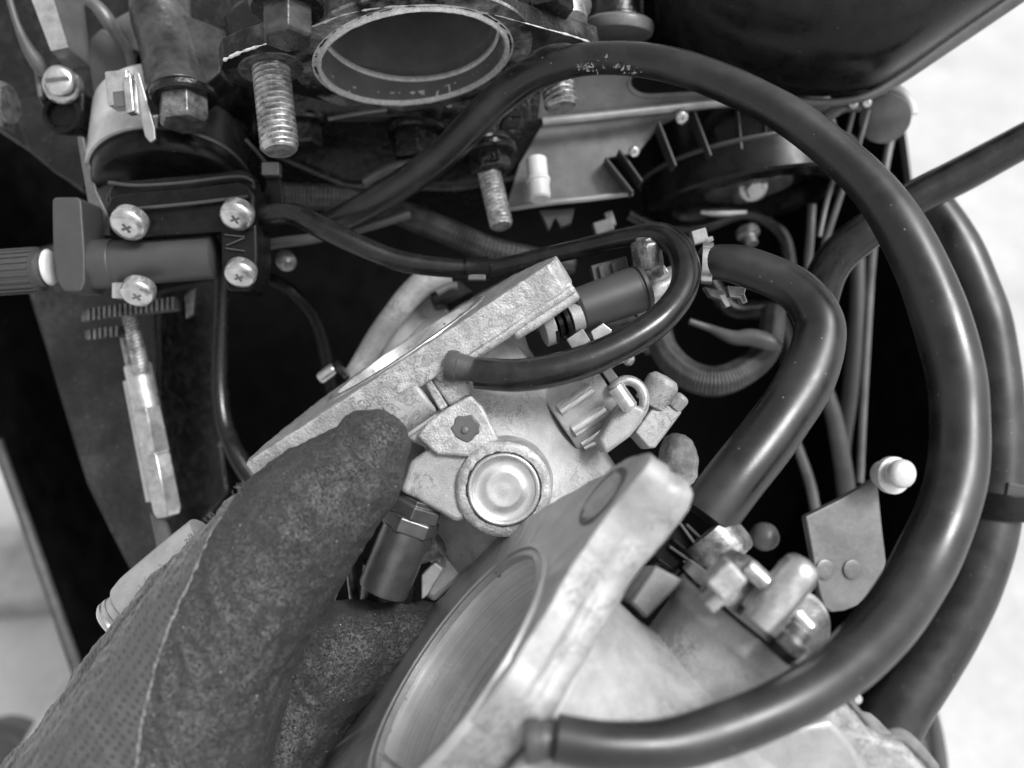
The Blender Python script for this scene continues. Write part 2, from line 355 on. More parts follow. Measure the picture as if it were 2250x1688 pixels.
# ================================================================== the ground and what stands far off
mb = MB(); mb.add([(-3000, -3000, 0), (3000, -3000, 0), (3000, 3000, 0), (-3000, 3000, 0)], [(0, 1, 2, 3)])
g = mb.build('ground', 'ground', loc=Vector((0, 0, 0)))
g['kind'] = 'structure'
# a low grey stone kerb on the ground, lower left, and a pale hoop beside it
def gnd(px, py, h=0):
    r = V((px - 1125) / FPX, -(py - 844) / FPX, -1); return C0 + r * ((h - C0.z) / r.z)
mb = MB(); a, b, c, d = gnd(-260, 1160, 3), gnd(170, 1150, 3), gnd(215, 1300, 3), gnd(-260, 1345, 3)
prism(mb, [a, b, c, d], Vector((0, 0, -2.99)))
tag(mb.build('kerb_stone', 'stone', bevel=.4, rough=.5, rscale=5, sub=3), 'rough grey stone strip lying on the pale ground at the left edge', 'stone')
mb = MB(); tube(mb, [(230, 1470, 46, 16), (165, 1500, 45, 17), (112, 1570, 44, 18), (70, 1640, 43, 19), (45, 1720, 43, 19)], 20)
tag(mb.build('pale_hose', 'ceramic'), 'pale smooth hose curving up from the lower left corner behind the glove', 'hose')
mb = MB(); lathe(mb, W(-20, 1700, 44), CB, [(-2, 2.2), (-.5, 2.4), (0, 2.0), (.05, 0)], 28)
tag(mb.build('ground_plug', 'plastic_grey', bevel=.1), 'dark round cap in the bottom left corner outside the cowling', 'cap')

# ================================================================== lower cowling: an open black pan round the engine
t = thing('lower_cowling', 'black open engine cowling pan surrounding the carburetors with a thin worn rim', 'cowling', W(1000, 1700, 34))
rim = [(-30, 860), (0, 968), (60, 1135), (125, 1320), (190, 1512), (235, 1720), (300, 1960), (1980, 1980), (2060, 1760), (2062, 1640), (2025, 1500), (1985, 1400), (2050, 1250), (2085, 1080), (2085, 900), (2070, 760), (2020, 560), (1992, 420), (1975, 290), (1950, 150), (1900, -80), (-60, -80), (-60, 400)]
def pan(d, off=0): return [W(x, y, d) for x, y in rim]
n = len(rim); top = pan(30); cx = sum(top, Vector()) / n
rim2 = [p + CB * -.0 for p in top]; low = [cx + (p - cx) * .93 - CB * 12 for p in top]
outr = [cx + (p - cx) * 1.018 for p in top]; outl = [cx + (p - cx) * .95 - CB * 12.5 for p in top]
mb = MB(); mb.add(top + low + outr + outl, [(i, (i + 1) % n, (i + 1) % n + n, i + n) for i in range(n)] + [tuple(range(n, 2 * n))] + [(i + 2 * n, (i + 1) % n + 2 * n, (i + 1) % n + 3 * n, i + 3 * n) for i in range(n)] + [(i, (i + 1) % n, (i + 1) % n + 2 * n, i + 2 * n) for i in range(n)] + [tuple(range(3 * n, 4 * n))])
mb.build('pan', 'cowl', t)
mb = MB(); P = [(*(p + (p - cx).normalized() * .1), .17) for p in top[1:7]]; sweep(mb, P, 10, 4); mb.build('rim', 'cowlrim', t)
mb = MB(); P = [(*(p + (p - cx).normalized() * .1), .17) for p in top[7:18]]; sweep(mb, P, 10, 4); mb.build('rim', 'cowlrim', t)
# ribs on the inside of the right wall
for pts, r, m in (([(1905, 1440), (1985, 1530), (2040, 1690)], 12, 'greypaint'), ([(1935, 1420), (2010, 1520), (2052, 1690)], 7, 'cowlrim'), ([(1975, 1425), (2035, 1530), (2062, 1700)], 15, 'plastic_grey')):
    mb = MB(); tube(mb, [(x, y, 29.5, r) for x, y in pts], 12); mb.build('rib', m, t)

# ================================================================== engine block (top): casting, intake flange, studs, bolts
EN = VN(.15, -.98, .11); EC = W(910, 130, 19.3)
def ep(x, y): return onp(x, y, EC, EN)
t = thing('engine_block', 'black painted engine casting with an oval intake port and threaded studs across the top', 'engine', W(900, 430, 24)); ENG = t
mb = MB()
prism(mb, [W(x, y, 24) for x, y in [(300, -160), (1420, -160), (1410, 40), (1290, 130), (1180, 330), (1135, 395), (1000, 420), (760, 415), (560, 330), (430, 300), (330, 200)]], -CB * 4)
obox(mb, W(800, 250, 24), CR, CU, CB, 5.2, 1.3, 3); obox(mb, W(640, 275, 23.5), CR + CU * .1, CU, CB, 1.6, 1.1, 2); obox(mb, W(1010, 300, 23.5), CR, CU, CB, 2.2, 1.2, 2)
mb.build('casting', 'paint', t, bevel=.25, seg=3, rough=.12, rscale=1.2, sub=2)
mb = MB(); tube(mb, [(350, -80, 21.5, 64), (352, 20, 21.3, 64), (372, 120, 21, 60), (388, 190, 20.7, 66), (394, 222, 20.5, 72)], 28)
prism(mb, [W(x, y, 20.9) for x, y in [(330, 80), (400, 30), (500, 70), (482, 160), (440, 195), (350, 190)]], -CB * 2)
mb.build('column', 'column', t, bevel=.12, rough=.08, rscale=.8, sub=1)
mb = MB(); prism(mb, [W(x, y, 21.4) for x, y in [(284, 25), (300, 30), (345, 190), (352, 300), (338, 302), (325, 200)]], -CB * 1.2); mb.build('web', 'greypaint', t, bevel=.05)
mb = MB(); plate([(486, 30), (560, -20), (720, -40), (700, 60), (640, 100), (500, 120)], 20.6, (0, -.4, .9), 2, mb); mb.build('boss', 'paint', t, bevel=.2, seg=3, rough=.1, rscale=.8, sub=2)
mb = MB(); plate([(700, 35), (760, 5), (900, -25), (1100, -25), (1230, 40), (1160, 62), (1000, 20), (860, 20), (740, 52)], 20.5, (0, -.7, .7), 1.2, mb); mb.build('shoulder', 'greypaint', t, bevel=.15, rough=.05, rscale=1, sub=1)
mb = MB(); lathe(mb, W(1355, 50, 22), CU, [(-.35, .72), (-.3, .78), (0, .78), (.08, .66), (2.5, .62)], 36); mb.build('cylinder_boss', 'paint', t, smooth=40)
mb = MB(); lathe(mb, W(1360, 66, 21.6), VN(.05, 1, .1), [(-.12, .8), (.0, .84), (.14, .84), (.2, .78)], 40); mb.build('flange_ring', 'bracket', t, bevel=.03)
# intake flange with its port
out = [(485, 150), (492, 130), (530, 112), (590, 92), (640, 72), (700, 50), (760, 28), (830, 14), (920, 8), (1010, 14), (1090, 30), (1180, 56), (1260, 78), (1318, 98), (1290, 122), (1240, 150), (1180, 165), (1120, 192), (1050, 216), (950, 238), (850, 247), (740, 230), (650, 208), (590, 196), (530, 190), (500, 178)]
mb = MB(); U = VN(.99, .1, 0); flange(mb, [ep(x, y) for x, y in out], EC, EN, 2.0, .45, U)
fl = mb.build('intake_flange', 'paint_worn', t, bevel=.03, rough=.035, rscale=.35, sub=1)
fr = frame(EN)
mb = MB(); sweep(mb, [(*(ep(x, y + 1.5) + EN * .01), .022 + .012 * math.sin(x)) for x, y in [(492, 130), (530, 112), (590, 92), (640, 72), (700, 50), (760, 28), (830, 14), (920, 8), (1010, 14), (1090, 30), (1180, 56), (1260, 78), (1312, 97)]], 8, 8, lambda i, a: max(.25, 1 + .7 * math.sin(i * 1.7) * math.sin(i * .6))); mb.build('worn_edge', 'rimmetal', fl, smooth=60)
mb = MB(); ring(mb, EC + U * .0, EN, [(-.05, 2.62), (.008, 2.6), (.022, 2.45), (.028, 2.2), (-.05, 2.2)], 96); mb.build('worn_band', 'halo', fl)
mb = MB(); ring(mb, EC, EN, [(-.05, 2.2), (.015, 2.19), (.02, 2.17), (.0, 2.14), (.0, 2.1), (.08, 2.09), (.10, 2.06), (.08, 2.01), (.0, 1.99), (-.2, 1.985), (-.2, 2.2)], 160)
mb.build('port_ring', 'rimmetal', fl, smooth=50, rough=.03, rscale=.1)
mb = MB(); lathe(mb, EC, -EN, [(.0, 1.985), (.75, 1.985), (.76, 1.9), (3.2, 1.85), (3.6, 1.2), (3.6, 0)], 72, cap0=False); o = mb.build('bore', 'borewall', fl, smooth=30)
mb = MB(); ring(mb, EC - EN * .62, EN, [(.0, 1.99), (.04, 1.95), (.0, 1.9), (-.07, 1.9), (-.07, 1.99)], 72, frame(VN(.05, -.98, .2))); mb.build('bore_step', 'rimmetal', fl)
# counterbore seats and studs
def engstud(x, y, L, r=.4, seat=.5):
    p = ep(x, y); mb = MB(); ring(mb, p, EN, [(-.1, r * .9), (.015, r * .92), (.03, seat * 1.35), (-.1, seat * 1.4)], 40); mb.build('stud_seat', 'dsteel', ENG, smooth=40)
    stud(ENG, 'stud', p - EN * .3, VN(.145, -.97, .17), r, L + .3, pitch=.128)
engstud(596, 150, 1.9); engstud(1216, 128, 1.25, .39)
hexbolt(t, W(632, 18, 16.7), VN(.04, -.98, .12), .5, .66, 'column', .72, phase=.3, wm='paint')
mb = MB(); lathe(mb, W(1225, 20, 19.8), VN(.25, -.9, .25), [(0, .75), (.15, .75), (.2, .6), (.5, .55), (.55, 0)], 40); mb.build('washer', 'zinc', t, smooth=35)
hexbolt(t, W(1195, -8, 19.2), VN(.1, -.9, .2), .62, .5, 'paint', phase=.2)
hexbolt(t, W(403, 218, 20), VN(.1, -.97, .18), .56, .62, 'dsteel', .73, phase=.12, wm='paint')
# lower detail: bolts in shadow, dark lugs
hexbolt(t, W(918, 300, 22.6), VN(0, -.95, .2), .62, .7, 'paint', .8, phase=.5)
hexbolt(t, W(668, 275, 21.5), VN(.1, -.95, .2), .42, .6, 'paint', .55)
mb = MB(); tube(mb, [(800, 402, 22.4, 10), (855, 372, 22.3, 12), (925, 358, 22.3, 12), (985, 362, 22.4, 10)], 12); mb.build('edge', 'bracket', t)
mb = MB(); plate([(1105, 258), (1150, 255), (1145, 285), (1095, 290)], 21, (0, -.5, .8), .6, mb); mb.build('lug', 'paint', t, bevel=.08)
mb = MB(); tube(mb, [(722, 262, 21, 5), (780, 251, 21, 5), (850, 241, 21, 5)], 8); mb.build('highlight_line', 'bracket', t)  # thin light tube drawn as a highlight edge on the black casting
hexbolt(t, W(1072, 338, 21.8), VN(.17, -.97, .1), .5, .5, 'paint', .72, name='nut', phase=.1)
mb = MB(); lathe(mb, W(1066, 312, 22), VN(.17, -.97, .1), [(0, .5), (.03, .62), (.1, .62), (.12, .5), (.2, .5), (.22, .6), (.3, .6)], 36); mb.build('washer', 'dsteel', t)
stud(t, 'stud', W(1072, 370, 21.8), VN(.2, -.87, .3), .29, 1.65, pitch=.11)
# a grey plate with a rounded front edge at the right of the port
t = thing('support_bracket', 'folded grey metal bracket with an oval slot, right of the intake port', 'bracket', W(1350, 250, 22.5))
mb = MB(); nS = VN(.02, -.35, .94); O = W(1330, 200, 22.4)
prism(mb, [onp(x, y, O, nS) for x, y in [(1190, 175), (1180, 262), (1240, 258), (1440, 238), (1560, 222), (1640, 225), (1640, 150), (1300, 120)]], -nS * .18)
mb.build('shelf', 'bracket', t, bevel=.03)
mb = MB(); tube(mb, [(1192, 268, 22.3, 10), (1300, 257, 22.3, 10), (1440, 242, 22.3, 11), (1560, 228, 22.3, 12), (1660, 222, 22.3, 12)], 14); mb.build('rolled_edge', 'rolled', t)  # brighter than the shelf: the highlight is put into its colour
mb = MB(); prism(mb, [W(x, y, 22.9) for x, y in [(1192, 272), (1400, 252), (1530, 238), (1452, 275), (1404, 335), (1335, 348), (1388, 425), (1200, 445), (1110, 460), (1140, 360)]], -CB * .2); mb.build('web', 'bracket', t, bevel=.03)
mb = MB(); tube(mb, [(1100, 462, 22.8, 6), (1210, 445, 22.7, 7), (1300, 436, 22.7, 7), (1390, 424, 22.7, 7)], 12); mb.build('lower_lip', 'rolled', t)
def slot(m, px, r, d, name, extra=0, thk=.05):
    mb = MB(); n = []
    (x0, y0), (x1, y1) = px; a = math.atan2(y1 - y0, x1 - x0)
    for k in range(13): n.append((x1 + r * math.cos(a - math.pi / 2 + math.pi * k / 12), y1 + .62 * r * math.sin(a - math.pi / 2 + math.pi * k / 12)))
    for k in range(13): n.append((x0 + r * math.cos(a + math.pi / 2 + math.pi * k / 12), y0 + .62 * r * math.sin(a + math.pi / 2 + math.pi * k / 12)))
    prism(mb, [onp(x, y, O, nS) + nS * d for x, y in n], -nS * thk); return mb.build(name, m, t, bevel=.015)
slot('bracket', ((1428, 186), (1580, 178)), 50, .03, 'slot_rim'); slot('cowl', ((1428, 180), (1580, 172)), 42, .05, 'slot', thk=.06)
for x, y, r in ((1393, 333, 12), (1497, 258, 15)): panscrew(t, W(x, y, 22.2), VN(.2, -.5, .8), cm(r, 22.2))
mb = MB(); lathe(mb, W(1178, 350, 22.2), VN(.08, -.98, .25), [(0, .26), (.5, .26), (.55, .3), (.62, .31), (.66, .27), (1.05, .27), (1.1, .22)], 24, phase=.3); mb.build('plastic_stud', 'white', t, bevel=.02)

# ================================================================== top right: big dark cover and the flywheel cover under it
t = thing('engine_cover', 'large smooth black cover filling the upper right with a highlight coloured in along its lower edge', 'cover', W(1800, 60, 20))
sil = [(1440, -200), (1440, 40), (1470, 85), (1560, 150), (1680, 195), (1790, 212), (1890, 205), (1960, 175), (2080, 95), (2230, -5), (2380, -110), (2380, -260)]
mb = MB(); N_ = len(sil); vs = []; c2 = (1800, -150)
lay = [(0, .0, 1.0), (.35, .3, .995), (1.0, .55, .975), (1.6, .75, .94), (2.1, .9, .87), (2.5, 1, .75), (2.65, 1, .5), (2.7, 1, .15)]
S = cr([(*p, 0) for p in sil], 5); NN = len(S)
for z, _, k in lay:
    for x, y, q in S: vs.append(W(c2[0] + (x - c2[0]) * k, c2[1] + (y - c2[1]) * k, 22) + CB * z)
fs = [(a * NN + i, a * NN + i + 1, (a + 1) * NN + i + 1, (a + 1) * NN + i) for a in range(len(lay) - 1) for i in range(NN - 1)]
mb.add(vs, fs + [tuple((len(lay) - 1) * NN + i for i in range(NN)), tuple(range(NN))[::-1]]); mb.build('shell', 'plastic', t, smooth=80)
mb = MB(); tube(mb, [(1700, 213, 21.9, 9), (1790, 226, 21.9, 9), (1890, 216, 21.9, 9), (1965, 178, 21.9, 14), (2085, 92, 21.8, 20), (2235, -12, 21.6, 22), (2400, -125, 21.5, 22)], 14); mb.build('edge_highlight', 'greypaint', t)  # grey tube modelled as the highlight along the cover's lower edge

t = thing('flywheel_cover', 'black ribbed drum seen from below, behind the big hose loop', 'cover', W(1620, 420, 25))
AX = VN(.13, -.98, .06); FC = W(1640, 392, 25)
mb = MB(); ring(mb, FC, AX, [(-.25, 2.95), (.55, 2.95), (.62, 2.88), (.62, 2.2), (.5, 2.15), (0, 2.1), (-.25, 2.1)], 72); mb.build('rim', 'plastic', t, smooth=35)
mb = MB(); lathe(mb, FC - AX * 1.7, AX, [(0, 2.5), (1.6, 2.6), (1.75, 2.6), (1.75, 0)], 64); mb.build('drum', 'plastic', t, smooth=35)
mb = MB(); ring(mb, FC + AX * -.1, AX, [(-.2, 2.95), (-.2, 3.0), (-.14, 3.0), (-.1, 2.95)], 72); mb.build('rim_bead', 'plastic_grey', t)
for a_, b_ in (((1330, 348), (1390, 424)), ((1360, 330), (1410, 400)), ((1447, 270), (1484, 366)), ((1525, 248), (1561, 344)), ((1620, 240), (1628, 330)), ((1681, 270), (1681, 322)), ((1750, 262), (1742, 306))):
    A_, B_ = W(*a_, 22.45), W(*b_, 22.25); mb = MB(); obox(mb, (A_ + B_) / 2 - CB * .25, B_ - A_, CB.cross(B_ - A_), CB, (B_ - A_).length, .06, .7); mb.build('rib', 'plastic_grey', t, bevel=.015)
mb = MB(); lathe(mb, FC + AX * .1, AX, [(0, 1.3), (.25, 1.2), (.3, .5), (.5, .45), (.55, 0)], 32); mb.build('hub', 'dsteel', t)
hexbolt(t, W(1655, 412, 24.4), VN(.1, -.6, .8), .28, .2, 'zinc', .42)
mb = MB(); tube(mb, [(1540, 466, 24.2, 5), (1580, 468, 24.2, 9), (1640, 466, 24.2, 5)], 10); mb.build('clip', 'zinc', t)
t = thing('throttle_disc', 'grey round lever disc with a white rim under the black cover', 'lever', W(1945, 260, 23.5))
dn = VN(-.25, -.5, .85); mb = MB(); lathe(mb, W(1945, 262, 23.4), dn, [(-.3, .62), (0, .64), (.02, .6), (.03, 0)], 48); mb.build('disc', 'bracket', t)
mb = MB(); P = []
dd = W(1945, 262, 23.6)
for k in range(9):
    an = R(8 + 13 * k); q = W(1940 + 66 * math.cos(an), 262 - 74 * math.sin(an), 23.7); P.append((*q, .14))
sweep(mb, P, 12, 3); mb.build('rim', 'white', t)
for x, y, r in ((1873, 228, 12), (1903, 226, 11)): panscrew(t, W(x, y, 22.8), VN(0, -.3, 1), cm(r, 22.8), 'bright')
mb = MB(); tube(mb, [(1810, 260, 23, 14), (1850, 235, 23, 14), (1890, 232, 23, 14)], 10); mb.build('arm', 'bracket', t)
# control rods
rods = [([(1876, 240, 23.2, 6), (1855, 320, 23.5, 6), (1820, 430, 24, 6), (1800, 520, 24, 6)], 'thin bright rod running down from the left pin of the grey disc'),
        ([(1908, 240, 23.2, 6), (1886, 320, 23.4, 6), (1850, 420, 24, 7), (1810, 540, 24.5, 8)], 'thin bright rod running down from the right pin of the grey disc'),
        ([(1962, 290, 24.5, 9), (1952, 330, 24.5, 9), (1944, 375, 24.5, 9), (1930, 470, 24.5, 9), (1916, 570, 24.5, 9), (1904, 760, 24.5, 9), (1896, 920, 24.5, 8), (1890, 1060, 24.5, 8)], 'long pale vertical rod crossing the dark gap inside the big hose loop'),
        ([(1784, 450, 25, 9), (1780, 520, 25, 9), (1774, 600, 25, 9), (1768, 720, 25, 9)], 'short pale rod standing left of the thick hose crossing')]
for pts, lab in rods:
    mb = MB(); tube(mb, pts, 12); tag(mb.build('control_rod', 'bracket'), lab, 'rod', 'control rods at the right of the engine')
# pale vertical cables lower right
for pts, m, lab in (([(1885, 560, 27, 15), (1882, 700, 27, 16), (1868, 860, 27, 17), (1850, 1010, 27, 17), (1868, 1150, 27, 17)], 'plastic_grey', 'dark grey cable hanging behind the pale rod'),
                    ([(1800, 820, 26.5, 14), (1828, 900, 26.5, 17), (1850, 1010, 26.5, 19), (1865, 1130, 26.5, 19), (1870, 1300, 26.5, 19)], 'greypaint', 'light grey cable running down behind the bent thick hose'),
                    ([(1735, 930, 26.2, 8), (1756, 990, 26.2, 10), (1782, 1070, 26.2, 11), (1800, 1170, 26.2, 11)], 'bracket', 'thin pale cable beside the grey bracket plate')):
    mb = MB(); tube(mb, pts, 14); tag(mb.build('control_cable', m), lab, 'cable')

# ================================================================== top left: ignition parts
t = thing('black_frame_plate', 'grey backing plate behind the wires in the upper left corner', 'plate', W(150, 300, 25))
mb = MB(); plate([(-60, -60), (330, -60), (300, 140), (200, 330), (190, 430), (60, 330), (-60, 250)], 25.5, (0, 0, 1), .3, mb); mb.build('panel', 'paint', t, bevel=.1)
mb = MB(); plate([(196, 86), (222, 60), (290, 100), (285, 200), (205, 210), (196, 150)], 23.5, (0, -.1, 1), .4, mb); mb.build('panel', 'greypaint', t, bevel=.08)
mb = MB(); plate([(250, 42), (286, 22), (302, 112), (282, 110)], 23, (0, 0, 1), .4, mb); mb.build('strip', 'bracket', t, bevel=.04)
mb = MB(); plate([(20, 225), (90, 205), (180, 240), (185, 420), (120, 380), (60, 330)], 24.5, (0, 0, 1), .4, mb); mb.build('mottled_panel', 'mottled', t, bevel=.1)
t = thing('terminal_block', 'black terminal block carrying a slotted screw at the upper left', 'terminal', W(140, 240, 22.6))
mb = MB(); plate([(82, 200), (186, 200), (184, 240), (176, 282), (112, 282), (86, 222)], 22.5, (0, 0, 1), .8, mb); mb.build('block', 'plastic', t, bevel=.1, seg=3)
mb = MB(); ring(mb, W(136, 252, 22.4), CB, [(-.05, .36), (.04, .38), (.04, .48), (-.05, .5)], 32); mb.build('moulded_ring', 'plastic', t)
mb = MB(); plate([(72, 148), (82, 146), (93, 212), (83, 214)], 22.3, (0, 0, 1), .5, mb); mb.build('tab', 'bracket', t, bevel=.03)
mb = MB(); lathe(mb, W(134, 186, 22.2), VN(.1, -.2, 1), [(-.3, .44), (0, .46), (.06, .42), (.1, .3)], 40); mb.build('washer', 'bright', t)
panscrew(t, W(134, 180, 21.9), VN(.15, -.1, 1), .37, 'bright', True)
for pts, m, lab in (([(14, -30, 21.5, 7), (24, 10, 21.5, 7), (40, 60, 21.6, 8), (62, 108, 21.8, 13), (84, 140, 22, 16), (98, 165, 22.2, 10)], 'greypaint', 'grey wire with a crimped end running to the slotted screw'),
                    ([(160, -10, 22.5, 12), (205, 8, 22.5, 13), (235, 42, 22.6, 16), (258, 78, 22.8, 13), (283, 116, 23, 9), (292, 180, 23.2, 8)], 'bracket', 'light grey wire arching over the backing plate at the upper left')):
    mb = MB(); tube(mb, pts, 14); tag(mb.build('wire', m), lab, 'wire')
t = thing('metal_strap', 'bent pale metal strap reaching down to the slotted screw', 'strap', W(130, 100, 21.6))
mb = MB(); v0 = [W(62, -20, 21.2), W(112, -20, 21.2), W(150, 104, 21.5), W(112, 112, 21.5)]; prism(mb, v0, -CB * .08); mb.build('front', 'zinc', t)
mb = MB(); prism(mb, [W(112, 112, 21.5), W(150, 104, 21.5), W(196, 146, 22.1), W(170, 150, 22.1), W(140, 146, 21.9)], -CB * .08); mb.build('foot', 'bracket', t, bevel=.01)
mb = MB(); prism(mb, [W(112, -20, 21.2), W(178, -20, 22), W(197, 144, 22.3), W(150, 104, 21.5)], -CB * .08); mb.build('side', 'greypaint', t)
mb = MB(); lathe(mb, W(-12, 230, 22), CR, [(0, .55), (.3, .55), (.32, .48), (.4, .48)], 24); tag(mb.build('pipe_nut', 'dsteel', bevel=.02), 'small metal nut cut by the left edge, level with the slotted screw', 'nut')

# white zinc clamp: half cylinder wrapped over the black module
t = thing('mounting_clamp', 'bright zinc clamp bent round the top of the black module, with a square bolt', 'clamp', W(250, 300, 21))
mb = MB(); vs = []; A = VN(.1, -.89, .42); q0 = W(380, 398, 22.3); v = (CB - A * CB.dot(A)).normalized(); u = v.cross(A).normalized(); u = u if u.x > 0 else -u; n = 26
for i in range(n + 1):
    an = R(215) - R(137) * i / n; d_ = u * math.cos(an) + v * math.sin(an)
    for tt, rr in ((0, 2.02), (-1.95, 2.02), (-1.95, 1.92), (0, 1.92)): vs.append(q0 + A * tt + d_ * rr)
fs = []
for i in range(n):
    for k in range(4): k2 = (k + 1) % 4; fs.append((4 * i + k, 4 * i + k2, 4 * i + 4 + k2, 4 * i + 4 + k))
fs += [(0, 1, 2, 3), (4 * n + 3, 4 * n + 2, 4 * n + 1, 4 * n)]
mb.add(vs, fs); mb.build('band', 'zincplate', t, bevel=.02)
mb = MB(); plate([(292, 150), (306, 160), (340, 280), (342, 306), (330, 314), (318, 300), (298, 220)], 20.0, (.1, 0, 1), .12, mb); mb.build('ear', 'rolled', t, bevel=.03)
mb = MB(); obox(mb, W(268, 200, 19.95), VN(1, .1, 0), VN(-.1, 1, 0), CB, .52, .78, .5); mb.build('square_head', 'zinc', t, bevel=.05)
mb = MB(); obox(mb, W(263, 218, 19.7), VN(1, .1, 0), VN(-.1, 1, 0), CB, .26, .34, .04); mb.build('square_hole', 'greypaint', t)
mb = MB(); obox(mb, W(288, 212, 19.75), VN(1, .2, 0), VN(-.1, 1, 0), CB, .2, .8, .3); mb.build('lock_tab', 'bright', t, bevel=.04)
mb = MB(); plate([(168, 300), (182, 300), (212, 420), (240, 480), (240, 515), (205, 512), (188, 420)], 21.4, (0, 0, 1), .15, mb); mb.build('rear_leg', 'bracket', t, bevel=.03)

# black module
t = thing('fuel_pump', 'black rounded plastic pump housing with bright cross head screws', 'pump', W(380, 500, 20.5))
mb = MB(); lathe(mb, q0 - A * 1.2, A, [(0, 1.86), (1.35, 1.88), (1.6, 1.82), (1.7, 1.7), (1.72, 0)], 64); mb.build('pump_body', 'plastic', t, smooth=40)
mb = MB(); body = [(228, 440), (230, 415), (330, 400), (420, 396), (500, 390), (552, 398), (560, 430), (560, 470), (540, 500), (300, 515), (262, 508), (240, 485)]
prism(mb, [W(x, y, 20.6) for x, y in body], -CB * 2.6); mb.build('housing', 'plastic', t, bevel=.35, seg=5)
cap = [(234, 450), (240, 432), (268, 424), (400, 412), (520, 398), (548, 405), (560, 425), (560, 490), (540, 505), (300, 522), (262, 512), (240, 485)]
mb = MB(); prism(mb, [W(x, y, 20.0) for x, y in cap], -CB * .5); mb.build('cover', 'plastic', t, bevel=.16, seg=4)
mb = MB(); prism(mb, [W(x + 2, y - 28, 20.35) for x, y in cap[:7]] + [W(562, 470, 20.35), W(240, 480, 20.35)], -CB * .5); mb.build('diaphragm_plate', 'plastic', t, bevel=.14, seg=4)
mb = MB(); tube(mb, [(240, 402, 20.3, 5), (300, 408, 20.1, 4), (400, 402, 20.1, 4), (520, 388, 20.1, 4), (556, 398, 20.2, 4)], 8); mb.build('seam', 'plastic_grey', t)
mb = MB(); tube(mb, [(262, 462, 20, 4), (330, 456, 19.85, 4), (440, 445, 19.85, 4), (545, 432, 19.9, 4)], 8); mb.build('ridge', 'plastic_grey', t)
mb = MB(); ring(mb, q0 - A * .1, A, [(0, 1.85), (.0, 1.9), (.05, 1.92), (.1, 1.9), (.1, 1.85)], 64); mb.build('gasket', 'plastic_grey', t)
for x, y, r in ((287, 492, 40), (523, 474, 37), (531, 602, 35)):
    panscrew(t, W(x, y - 6, 19.75), VN(-.05, -.72, .7), cm(r, 19.9))
mb = MB(); prism(mb, [W(x, y, 20.0) for x, y in [(484, 500), (564, 490), (566, 560), (562, 610), (550, 640), (500, 640), (486, 600)]], -CB * 1.2); mb.build('side_bracket', 'plastic', t, bevel=.08, seg=3)
# the cast letter on the side bracket: two bars and a slanting stroke
mb = MB()
for a, b in (((494, 516), (538, 521)), ((536, 524), (498, 540)), ((496, 546), (538, 552))):
    A_, B_ = W(*a, 19.97), W(*b, 19.97); obox(mb, (A_ + B_) / 2, B_ - A_, CB.cross(B_ - A_), CB, (B_ - A_).length, .035, .07)
mb.build('raised_letter', 'plastic_grey', t, bevel=.01)
# throttle shaft assembly on the left
t = thing('idle_adjuster', 'dark grey horizontal plastic barrel with a ribbed knob at the left edge', 'adjuster', W(330, 575, 20.2))
AX = VN(1, .07, 0)
mb = MB(); lathe(mb, W(212, 582, 20.6), AX, [(0, .5), (.02, .53), (2.75, .52), (2.8, .45)], 48); mb.build('barrel', 'plastic_grey', t, smooth=40)
mb = MB(); ring(mb, W(206, 582, 20.6), AX, [(0, .4), (0, .57), (.52, .565), (.55, .53), (.55, .4)], 48); mb.build('collar', 'plastic_grey', t, bevel=.02)
mb = MB(); lathe(mb, W(188, 584, 20.7), AX, [(0, .33), (.25, .33)], 32); obox(mb, W(195, 585, 20.6), AX, CU, CB, .14, 1.15, .5); mb.build('spacer', 'plastic', t)
mb = MB(); prism(mb, [W(x, y, 20.0) for x, y in [(114, 440), (120, 433), (170, 433), (178, 441), (186, 560), (186, 620), (178, 640), (140, 640), (126, 620), (116, 560)]], -CB * 1.1); mb.build('lever', 'plastic_grey', t, bevel=.1, seg=4)
mb = MB(); lathe(mb, W(102, 588, 20.5), AX, [(0, .3), (.01, .38), (.06, .42), (.13, .38), (.15, .3)], 40); mb.build('white_ring', 'white', t, smooth=50)
mb = MB(); lathe(mb, W(-40, 602, 20.5), AX, [(0, .5), (1.35, .5), (1.38, .42), (1.5, .4)], 48); k = mb.build('knob', 'plastic_grey', t)
for i in range(22):
    an = 2 * math.pi * i / 22; u_, v_, a_ = frame(AX); dr = u_ * math.cos(an) + v_ * math.sin(an)
    mb = MB(); obox(mb, W(-40, 602, 20.5) + AX * .68 + dr * .5, AX, dr, AX.cross(dr), 1.3, .06, .06); mb.build('grip_rib', 'plastic_grey', k)
panscrew(t, W(306, 636, 20), VN(.05, -.75, .65), .38); mb = MB(); obox(mb, W(270, 640, 20.3), CR, CU, CB, .35, .36, .4); mb.build('tab', 'zinc', t, bevel=.03)
